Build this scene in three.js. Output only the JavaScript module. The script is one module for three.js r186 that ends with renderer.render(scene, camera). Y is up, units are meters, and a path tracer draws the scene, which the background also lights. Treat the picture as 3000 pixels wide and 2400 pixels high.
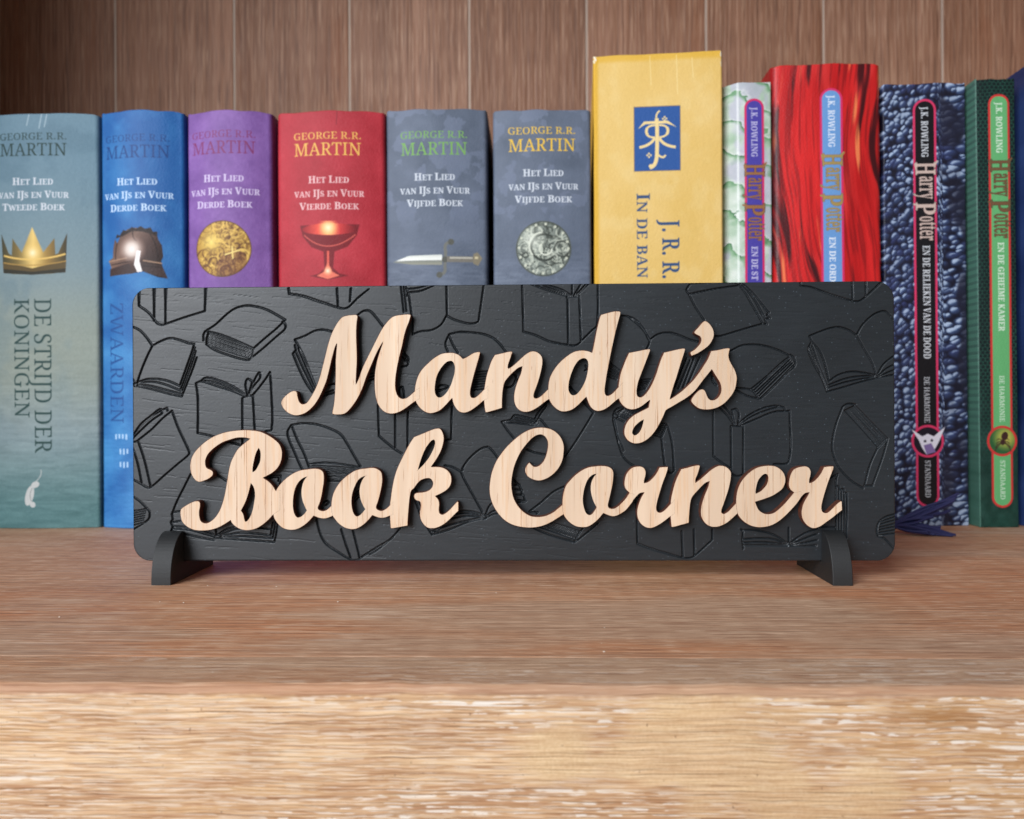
import * as THREE from 'three';
import { mergeGeometries } from 'three/addons/utils/BufferGeometryUtils.js';
import { RectAreaLightUniformsLib } from 'three/addons/lights/RectAreaLightUniformsLib.js';

// ------------------------------------------------------------------ camera, light, exposure
const scene = new THREE.Scene();
const PX = 2305;                                   // focal length in photograph pixels
const camera = new THREE.PerspectiveCamera(2 * Math.atan(1200 / PX) * 180 / Math.PI, 1024 / 819, 0.01, 20);
camera.position.set(0, 0.0531, 0);
camera.rotation.order = 'YXZ';
camera.rotation.set(0, 0.0262, -0.0052);
camera.focus = 0.218;
camera.userData.fStop = 20;
camera.updateMatrixWorld(true);

const renderer = new THREE.WebGLRenderer({ antialias: true });
renderer.toneMapping = THREE.LinearToneMapping;
renderer.toneMappingExposure = 1.0;
renderer.shadowMap.enabled = true;
RectAreaLightUniformsLib.init();
scene.background = new THREE.Color(0.165, 0.16, 0.155);   // the dim room behind the photographer

const WIN = { at: [-0.93, 0.74, 1.18], to: [0.0, 0.06, -0.28], w: 1.0, h: 1.5 };
const windowLight = new THREE.RectAreaLight(new THREE.Color(0.94, 0.975, 1.03), 11, WIN.w, WIN.h);
windowLight.name = 'window_light';
windowLight.position.set(...WIN.at);
windowLight.lookAt(...WIN.to);
scene.add(windowLight);

// ------------------------------------------------------------------ helpers
let seed = 7;
const rnd = () => { seed = (seed + 0x6d2b79f5) | 0; let t = Math.imul(seed ^ (seed >>> 15), 1 | seed); t = (t + Math.imul(t ^ (t >>> 7), 61 | t)) ^ t; return ((t ^ (t >>> 14)) >>> 0) / 4294967296; };
const rr = (a, b) => a + (b - a) * rnd();
const hash = (x, y) => { let h = Math.imul(x, 374761393) + Math.imul(y, 668265263); h = Math.imul(h ^ (h >>> 13), 1274126177); return ((h ^ (h >>> 16)) >>> 0) / 4294967296; };
const noise = (x, y) => {
  const ix = Math.floor(x), iy = Math.floor(y), fx = x - ix, fy = y - iy, u = fx * fx * (3 - 2 * fx), v = fy * fy * (3 - 2 * fy);
  const a = hash(ix, iy), b = hash(ix + 1, iy), c = hash(ix, iy + 1), d = hash(ix + 1, iy + 1);
  return a + (b - a) * u + (c - a) * v + (a - b - c + d) * u * v;
};
const fbm = (x, y, n = 4) => { let s = 0, a = 0.5, t = 0; for (let i = 0; i < n; i++) { s += a * noise(x, y); t += a; x = x * 2.03 + 17.1; y = y * 2.03 + 9.7; a *= 0.5; } return s / t; };
const clamp = (x, a = 0, b = 1) => Math.min(b, Math.max(a, x));
const mix = (a, b, t) => a + (b - a) * t;
const mix3 = (a, b, t) => [mix(a[0], b[0], t), mix(a[1], b[1], t), mix(a[2], b[2], t)];
const step = (a, b, x) => { const t = clamp((x - a) / (b - a)); return t * t * (3 - 2 * t); };

// where the line of sight through a photograph pixel meets the upright plane at depth z
function at(px, py, z) {
  const d = new THREE.Vector3((px - 1500) / PX, (1200 - py) / PX, -1).applyQuaternion(camera.quaternion);
  return d.multiplyScalar(z / d.z).add(camera.position);
}
const used = {};
const numbered = (name) => { used[name] = (used[name] ?? -1) + 1; return used[name] ? name + '_' + String(used[name]).padStart(3, '0') : name; };
function thing(name, label, category, [x, y, z] = [0, 0, 0], group) {
  const o = new THREE.Group(); o.name = numbered(name); o.position.set(x, y, z); o.userData = { label, category };
  if (group) o.userData.group = group;
  scene.add(o); return o;
}
function struct(name, label, [x, y, z] = [0, 0, 0]) {
  const o = new THREE.Group(); o.name = numbered(name); o.position.set(x, y, z); o.userData = { kind: 'structure', label };
  scene.add(o); return o;
}
function part(name, geometry, material, parent, label) {
  const m = new THREE.Mesh(geometry, material); m.name = name; m.castShadow = m.receiveShadow = true;
  if (label) m.userData.label = label;
  parent.add(m); return m;
}
function dataMap(w, h, fn, srgb = true) {                       // fn(u in 0..1, v in 0..1 from the bottom) -> [r,g,b] 0..255
  const d = new Uint8Array(w * h * 4);
  for (let j = 0; j < h; j++) for (let i = 0; i < w; i++) {
    const c = fn(i / w, j / h), o = (j * w + i) * 4;
    d[o] = clamp(c[0], 0, 255); d[o + 1] = clamp(c[1], 0, 255); d[o + 2] = clamp(c[2], 0, 255); d[o + 3] = 255;
  }
  const t = new THREE.DataTexture(d, w, h); t.magFilter = THREE.LinearFilter; t.minFilter = THREE.LinearFilter;
  if (srgb) t.colorSpace = THREE.SRGBColorSpace;
  t.wrapS = t.wrapT = THREE.MirroredRepeatWrapping; t.needsUpdate = true; return t;
}
const grey = (v) => [v * 255, v * 255, v * 255];

// a chamfered box with uv in metres: x, y on the front and back, x, z on top and bottom, z, y on the ends
function box(x0, x1, y0, y1, z0, z1, c = 0.0012) {
  const s = new THREE.Shape([[x0 + c, y0 + c], [x1 - c, y0 + c], [x1 - c, y1 - c], [x0 + c, y1 - c]].map(([x, y]) => new THREE.Vector2(x, y)));
  const g = new THREE.ExtrudeGeometry(s, { depth: z1 - z0 - 2 * c, bevelEnabled: true, bevelSize: c, bevelThickness: c, bevelSegments: 3, curveSegments: 1 });
  g.translate(0, 0, z0 + c);
  return metreUV(g);
}
function metreUV(g) {
  if (!g.attributes.normal) g.computeVertexNormals();
  const p = g.attributes.position, n = g.attributes.normal, uv = new Float32Array(p.count * 2);
  for (let i = 0; i < p.count; i++) {
    const ax = Math.abs(n.getX(i)), ay = Math.abs(n.getY(i)), az = Math.abs(n.getZ(i));
    if (az >= ax && az >= ay) { uv[i * 2] = p.getX(i); uv[i * 2 + 1] = p.getY(i); }
    else if (ay >= ax) { uv[i * 2] = p.getX(i); uv[i * 2 + 1] = -p.getZ(i); }
    else { uv[i * 2] = p.getZ(i); uv[i * 2 + 1] = p.getY(i); }
  }
  g.setAttribute('uv', new THREE.BufferAttribute(uv, 2)); return g;
}
// planar map in metres: the texture covers w by h metres with its lower left corner at (x, y)
function laid(t, x, y, w, h) { const c = t.clone(); c.repeat.set(1 / w, 1 / h); c.offset.set(-x / w, -y / h); c.needsUpdate = true; return c; }

// ------------------------------------------------------------------ depths of the place
const Z_BOARD = -0.2465, Z_FOOT = -0.237, Z_SPINE = -0.355, Z_WALL = -0.52, Z_SEAM = -0.1685, Z_EDGE = -0.1510;

// ------------------------------------------------------------------ wood
// greyish brown stained shelf, long fine grain along x
const shelfAt = (x, y) => {
  const wy = y + 0.0022 * (fbm(x * 7, y * 14 + 5, 3) - 0.5) + 0.0005 * (noise(x * 40, y * 60) - 0.5);
  const fine = fbm(x * 150, wy * 4200, 3), mid = fbm(x * 42, wy * 800, 3), broad = fbm(x * 8 + 3, wy * 80, 3), patch = fbm(x * 7 + 40, y * 18, 4);
  let c = mix3([172, 124, 92], [206, 158, 124], clamp(0.5 + 1.2 * (mid - 0.5) + 0.7 * (broad - 0.5)));
  c = mix3(c, [194, 128, 88], 0.7 * step(0.46, 0.66, patch));
  c = mix3(c, [186, 156, 132], 0.75 * step(0.48, 0.68, fbm(x * 9 + 90, y * 30 + 8, 3)));
  c = mix3(c, [228, 198, 170], 0.8 * step(0.56, 0.76, fine));
  c = mix3(c, [134, 90, 66], 0.55 * step(0.58, 0.78, fbm(x * 110 + 11, wy * 3000 + 31, 2)));
  const chalk = step(0.60, 0.74, fbm(x * 60 + 71, wy * 1500 + 13, 3)) * step(0.45, 0.65, fbm(x * 12 + 5, y * 40, 3));
  c = mix3(c, [224, 202, 182], 0.5 * chalk);
  return c;
};
const shelfColor = (u, v) => shelfAt(u * 0.62, v * 0.40);
const shelfTex = dataMap(2048, 2048, shelfColor);
const shelfBump = dataMap(2048, 1024, (u, v) => { const x = u * 0.62, y = v * 0.40; return grey(0.45 + 0.5 * (fbm(x * 30, y * 2600, 3) - 0.5) + 0.25 * (noise(x * 60, y * 900) - 0.5)); }, false);
// limewashed lipping: tan wood with broken white streaks left in the grain
const limeWarp = (x, y) => y + 0.0018 * (fbm(x * 9 + 2, y * 20, 3) - 0.5) + 0.00018 * (noise(x * 160, y * 400) - 0.5);
const limeLine = (x, wy) => fbm(x * 85 + 21, wy * 3100 + 2, 3);
const limeColor = (u, v) => {
  const x = u * 0.24, y = v * 0.09, wy = limeWarp(x, y);
  const sand = clamp(0.8 * step(0.62, 0.72, fbm(x * 30 + 8.6, y * 60 + 3, 4)) + step(0.25, 0.75, Math.exp(-(((x - 0.124) / 0.0085) ** 2) - ((y - 0.0425) / 0.006) ** 2) + 0.5 * (fbm(x * 200, y * 300, 3) - 0.5)));                                // places sanded smooth
  const broad = fbm(x * 8 + 1, wy * 150, 3), mid = fbm(x * 110, wy * 1700, 3), fine = fbm(x * 300, wy * 5200, 2);
  let c = mix3([178, 132, 94], [222, 186, 146], clamp(0.55 + 0.9 * (broad - 0.5) + 1.5 * (mid - 0.5)));
  c = mix3(c, [206, 160, 108], 0.4 * step(0.54, 0.7, fbm(x * 14 + 60, wy * 240, 3)));
  c = mix3(c, [150, 104, 70], 0.5 * step(0.55, 0.68, fbm(x * 90 + 9, wy * 2900 + 4, 3)) * (1 - 0.7 * sand));
  const where = 0.35 + 0.65 * step(0.34, 0.58, fbm(x * 20 + 33, y * 70 + 2, 3)), breaks = step(0.38, 0.56, fbm(x * 420 + 3, wy * 1500 + 9, 2));
  const lime = step(0.54, 0.64, limeLine(x, wy)) * breaks * where;
  c = mix3(c, [236, 224, 212], 0.9 * lime * (1 - 0.85 * sand));
  c = mix3(c, mix3([206, 170, 126], [224, 194, 152], noise(x * 2600, y * 2600)), 0.65 * sand);
  c = mix3(c, [226, 208, 190], 0.5 * step(0.52, 0.72, fine) * (1 - sand));
  c = mix3(c, [150, 100, 52], 0.6 * Math.exp(-(((x - 0.1966) / 0.006) ** 2) - ((y - 0.0502) / 0.0022) ** 2) * (0.6 + 0.8 * fbm(x * 150, y * 500, 3)));
  if (noise(x * 1300, wy * 2600) > 0.968) c = mix3(c, [118, 84, 58], 0.6);
  const stain = step(0.0531, 0.0542, y + 0.0009 * (fbm(x * 70, 7, 3) - 0.5) + 0.0004 * (noise(x * 900, y * 900) - 0.5));   // the stain of the top runs over the worn edge
  if (stain > 0) { let t = shelfAt(x + 0.2, y * 1.0 + 0.3); t = mix3(t, [164, 118, 86], 0.5 * (1 - step(0.0550, 0.0566, y + 0.0006 * (noise(x * 300, 5) - 0.5)))); t = mix3(t, [226, 208, 190], 0.75 * lime * step(0.0556, 0.0568, y)); c = mix3(c, t, stain * 0.88); }
  return c;
};
const limeTex = dataMap(2048, 1024, limeColor);
const limeBump = dataMap(2048, 1024, (u, v) => { const x = u * 0.24, y = v * 0.09, wy = limeWarp(x, y); return grey(0.5 + 0.9 * (limeLine(x, wy) - 0.5) + 0.3 * (fbm(x * 200, wy * 5200, 2) - 0.5)); }, false);
// brown planks of the back, grain along y
const plankColor = (u, v) => {
  const x = u * 0.32, y = v * 0.5, wx = x + 0.003 * (fbm(y * 6, x * 12, 3) - 0.5);
  const mid = fbm(wx * 500, y * 12, 3), fine = fbm(wx * 2200, y * 60, 3), broad = fbm(wx * 40 + 5, y * 2.4, 3);
  let c = mix3([130, 92, 70], [164, 122, 98], clamp(0.5 + 1.2 * (broad - 0.5) + 1.0 * (mid - 0.5)));
  c = mix3(c, [142, 90, 60], 0.55 * step(0.54, 0.74, fbm(wx * 30 + 50, y * 5 + 8, 3)));
  c = mix3(c, [190, 156, 132], 0.65 * step(0.53, 0.74, fine));
  c = mix3(c, [94, 64, 50], 0.45 * step(0.56, 0.76, fbm(wx * 1500 + 30, y * 40 + 2, 2)));
  return c;
};
const plankTex = dataMap(2048, 1024, plankColor);
const plankBump = dataMap(1024, 512, (u, v) => grey(fbm(u * 420, v * 13, 3)), false);

// ------------------------------------------------------------------ the bookcase
{
  const shelf = struct('shelf', 'stained wooden bookcase shelf with a limewashed front lipping');
  const topMat = new THREE.MeshStandardMaterial({ map: laid(shelfTex, -0.31, 0.14, 0.62, 0.40), bumpMap: laid(shelfBump, -0.31, 0.14, 0.62, 0.40), bumpScale: 0.0004, roughness: 0.62 });
  part('shelf_panel', box(-0.46, 0.46, -0.03, 0, Z_WALL, Z_SEAM - 0.0002, 0.0004), topMat, shelf);
  const lipMat = new THREE.MeshStandardMaterial({ map: laid(limeTex, -0.12, -0.052, 0.24, 0.09), bumpMap: laid(limeBump, -0.12, -0.052, 0.24, 0.09), bumpScale: 0.00028, roughness: 0.66 });
  // the lipping: top strip, rounded worn front edge and tall front face
  const r = 0.0017, prof = [[Z_SEAM, -0.06], [Z_SEAM, -0.0004], [Z_SEAM + 0.0004, 0.0001]];
  for (let k = 0; k <= 12; k++) { const a = Math.PI / 2 * (1 - k / 12); prof.push([Z_EDGE - r + r * Math.cos(a), 0.0001 - r + r * Math.sin(a)]); }
  prof.push([Z_EDGE, -0.06]);
  const nx = 240, pos = [], uv = [], idx = [];
  let run = 0; const arc = prof.map((p, i) => (run += i ? Math.hypot(p[0] - prof[i - 1][0], p[1] - prof[i - 1][1]) : 0));
  const a0 = arc[prof.length - 2];
  for (let i = 0; i <= nx; i++) for (let k = 0; k < prof.length; k++) {
    const x = -0.46 + 0.92 * i / nx, onEdge = k > 2 && k < prof.length - 1 ? 1 : 0;
    const dent = onEdge * 0.0007 * (fbm(x * 60, 3.3, 3) - 0.5) + onEdge * 0.0004 * (noise(x * 300, 8) - 0.5);
    pos.push(x, prof[k][1] + dent, prof[k][0] + dent); uv.push(x, -(arc[k] - a0) + 0.002);
  }
  const m = prof.length;
  for (let i = 0; i < nx; i++) for (let k = 0; k < m - 1; k++) { const a = i * m + k, b = a + m; idx.push(a, b, a + 1, b, b + 1, a + 1); }
  const g = new THREE.BufferGeometry();
  g.setAttribute('position', new THREE.Float32BufferAttribute(pos, 3)); g.setAttribute('uv', new THREE.Float32BufferAttribute(uv, 2)); g.setIndex(idx); g.computeVertexNormals();
  part('front_lipping', g, lipMat, shelf);
  // a few crumbs of dust on the shelf
  const dust = [];
  for (let k = 0; k < 18; k++) { const s = rr(0.00008, 0.0002), d = new THREE.IcosahedronGeometry(s, 0); d.scale(rr(0.8, 2), 0.7, 1); d.translate(rr(-0.16, 0.16), s * 0.6, rr(-0.25, -0.156)); d.deleteAttribute('uv'); dust.push(d); }
  const dm = part('dust', mergeGeometries(dust), new THREE.MeshStandardMaterial({ color: 0xd9d2c4, roughness: 1 }), shelf); dm.userData.kind = 'stuff';

  const wall = struct('back_panel', 'back of the bookcase made of brown vertical planks');
  const lines = [];
  for (let k = -3; k <= 9; k++) lines.push(at(336 + 346.2 * k + rr(-5, 5), 150, Z_WALL).x);
  const strip = new THREE.MeshStandardMaterial({ color: new THREE.Color(0.50, 0.40, 0.33), roughness: 0.8 });
  const plankMat = [0, 1, 2, 3].map((k) => new THREE.MeshStandardMaterial({ map: laid(plankTex, 0.078 * k * 1.37, 0.07 * k, 0.32, 0.5), bumpMap: laid(plankBump, 0, 0, 0.32, 0.5), bumpScale: 0.0005, roughness: 0.6, color: [0xffffff, 0xf8f4f0, 0xfcf8f4, 0xf4f0ec][k] }));
  for (let k = 0; k < lines.length - 1; k++) {
    part('plank', box(lines[k] + 0.00065, lines[k + 1] - 0.00065, 0, 0.48, Z_WALL - 0.012, Z_WALL, 0.0006), plankMat[(k * 7 + 1) % 4], wall);
    part('groove_strip', new THREE.BoxGeometry(0.0013, 0.48, 0.004).translate(lines[k], 0.24, Z_WALL - 0.0026), strip, wall);
  }
  const sideMat = new THREE.MeshStandardMaterial({ map: laid(plankTex, 0, 0, 0.32, 0.5), roughness: 0.6 });
  const left = struct('side_panel', 'left side of the bookcase');
  part('panel', box(-0.405, -0.37, -0.06, 0.52, Z_WALL - 0.012, Z_EDGE, 0.001), sideMat, left);
  const right = struct('side_panel', 'right side of the bookcase');
  part('panel', box(0.465, 0.50, -0.06, 0.52, Z_WALL - 0.012, Z_EDGE, 0.001), sideMat, right);
  const upper = struct('upper_shelf', 'shelf above the books');
  part('panel', box(-0.37, 0.465, 0.48, 0.52, Z_WALL - 0.012, Z_EDGE, 0.001), sideMat, upper);
}

// ------------------------------------------------------------------ the window that lights the shelf
{
  const w = struct('window', 'white framed window facing the bookcase', WIN.at);
  w.lookAt(...WIN.to);
  const white = new THREE.MeshStandardMaterial({ color: 0xe4e2dd, roughness: 0.5 });
  part('pane', new THREE.PlaneGeometry(WIN.w, WIN.h).rotateY(Math.PI).rotateY(Math.PI).translate(0, 0, -0.03), new THREE.MeshStandardMaterial({ color: 0x111111, emissive: 0xfffaf0, emissiveIntensity: 0.6 }), w);
  for (const [x, y, sx, sy] of [[0, WIN.h / 2 + 0.03, WIN.w + 0.12, 0.06], [0, -WIN.h / 2 - 0.03, WIN.w + 0.12, 0.06], [WIN.w / 2 + 0.03, 0, 0.06, WIN.h], [-WIN.w / 2 - 0.03, 0, 0.06, WIN.h]]) {
    part('frame', new THREE.BoxGeometry(sx, sy, 0.05).translate(x, y, -0.03), white, w);
  }
}

// ------------------------------------------------------------------ outlines traced on the sign face
// "x,y" points are joined smoothly, "x,y!" is a corner; f = [left, top, scale] of the enlargement they were read from
function outline(text, f, z, closed = true, per = 5) {
  const P = text.trim().split(/\s+/).map((t) => { const c = t.endsWith('!'), [x, y] = t.replace('!', '').split(',').map(Number); const w = at(f[0] + x / f[2], f[1] + y / f[2], z); return { x: w.x, y: w.y, c }; });
  const n = P.length, out = [], get = (i) => (closed ? P[(i + n) % n] : P[clamp(i, 0, n - 1)]);
  for (let i = 0; i < (closed ? n : n - 1); i++) {
    const b = get(i), c = get(i + 1), a = b.c ? b : get(i - 1), d = c.c ? c : get(i + 2);
    const seg = Math.hypot(c.x - b.x, c.y - b.y);
    const tan = (p, q, r) => { const l1 = Math.hypot(q.x - p.x, q.y - p.y), l2 = Math.hypot(r.x - q.x, r.y - q.y), k = seg / Math.max(1e-9, l1 + l2); return [(r.x - p.x) * k, (r.y - p.y) * k]; };
    const t1 = tan(a, b, c), t2 = tan(b, c, d);
    for (let s = 0; s < per; s++) {
      const t = s / per, t_2 = t * t, t_3 = t_2 * t, h = [2 * t_3 - 3 * t_2 + 1, t_3 - 2 * t_2 + t, -2 * t_3 + 3 * t_2, t_3 - t_2];
      out.push(new THREE.Vector2(h[0] * b.x + h[1] * t1[0] + h[2] * c.x + h[3] * t2[0], h[0] * b.y + h[1] * t1[1] + h[2] * c.y + h[3] * t2[1]));
    }
  }
  if (!closed) out.push(new THREE.Vector2(P[n - 1].x, P[n - 1].y));
  return out;
}
const S = 4.791, FA = [800, 900, S], FB = [1180, 960, S], FC = [1560, 900, S], FD = [1780, 930, S], FE = [500, 1230, S], FF = [800, 1230, S], FG = [1080, 1230, S], FH = [1400, 1230, S], FI = [1750, 1230, S], FJ = [2080, 1230, S];
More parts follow.
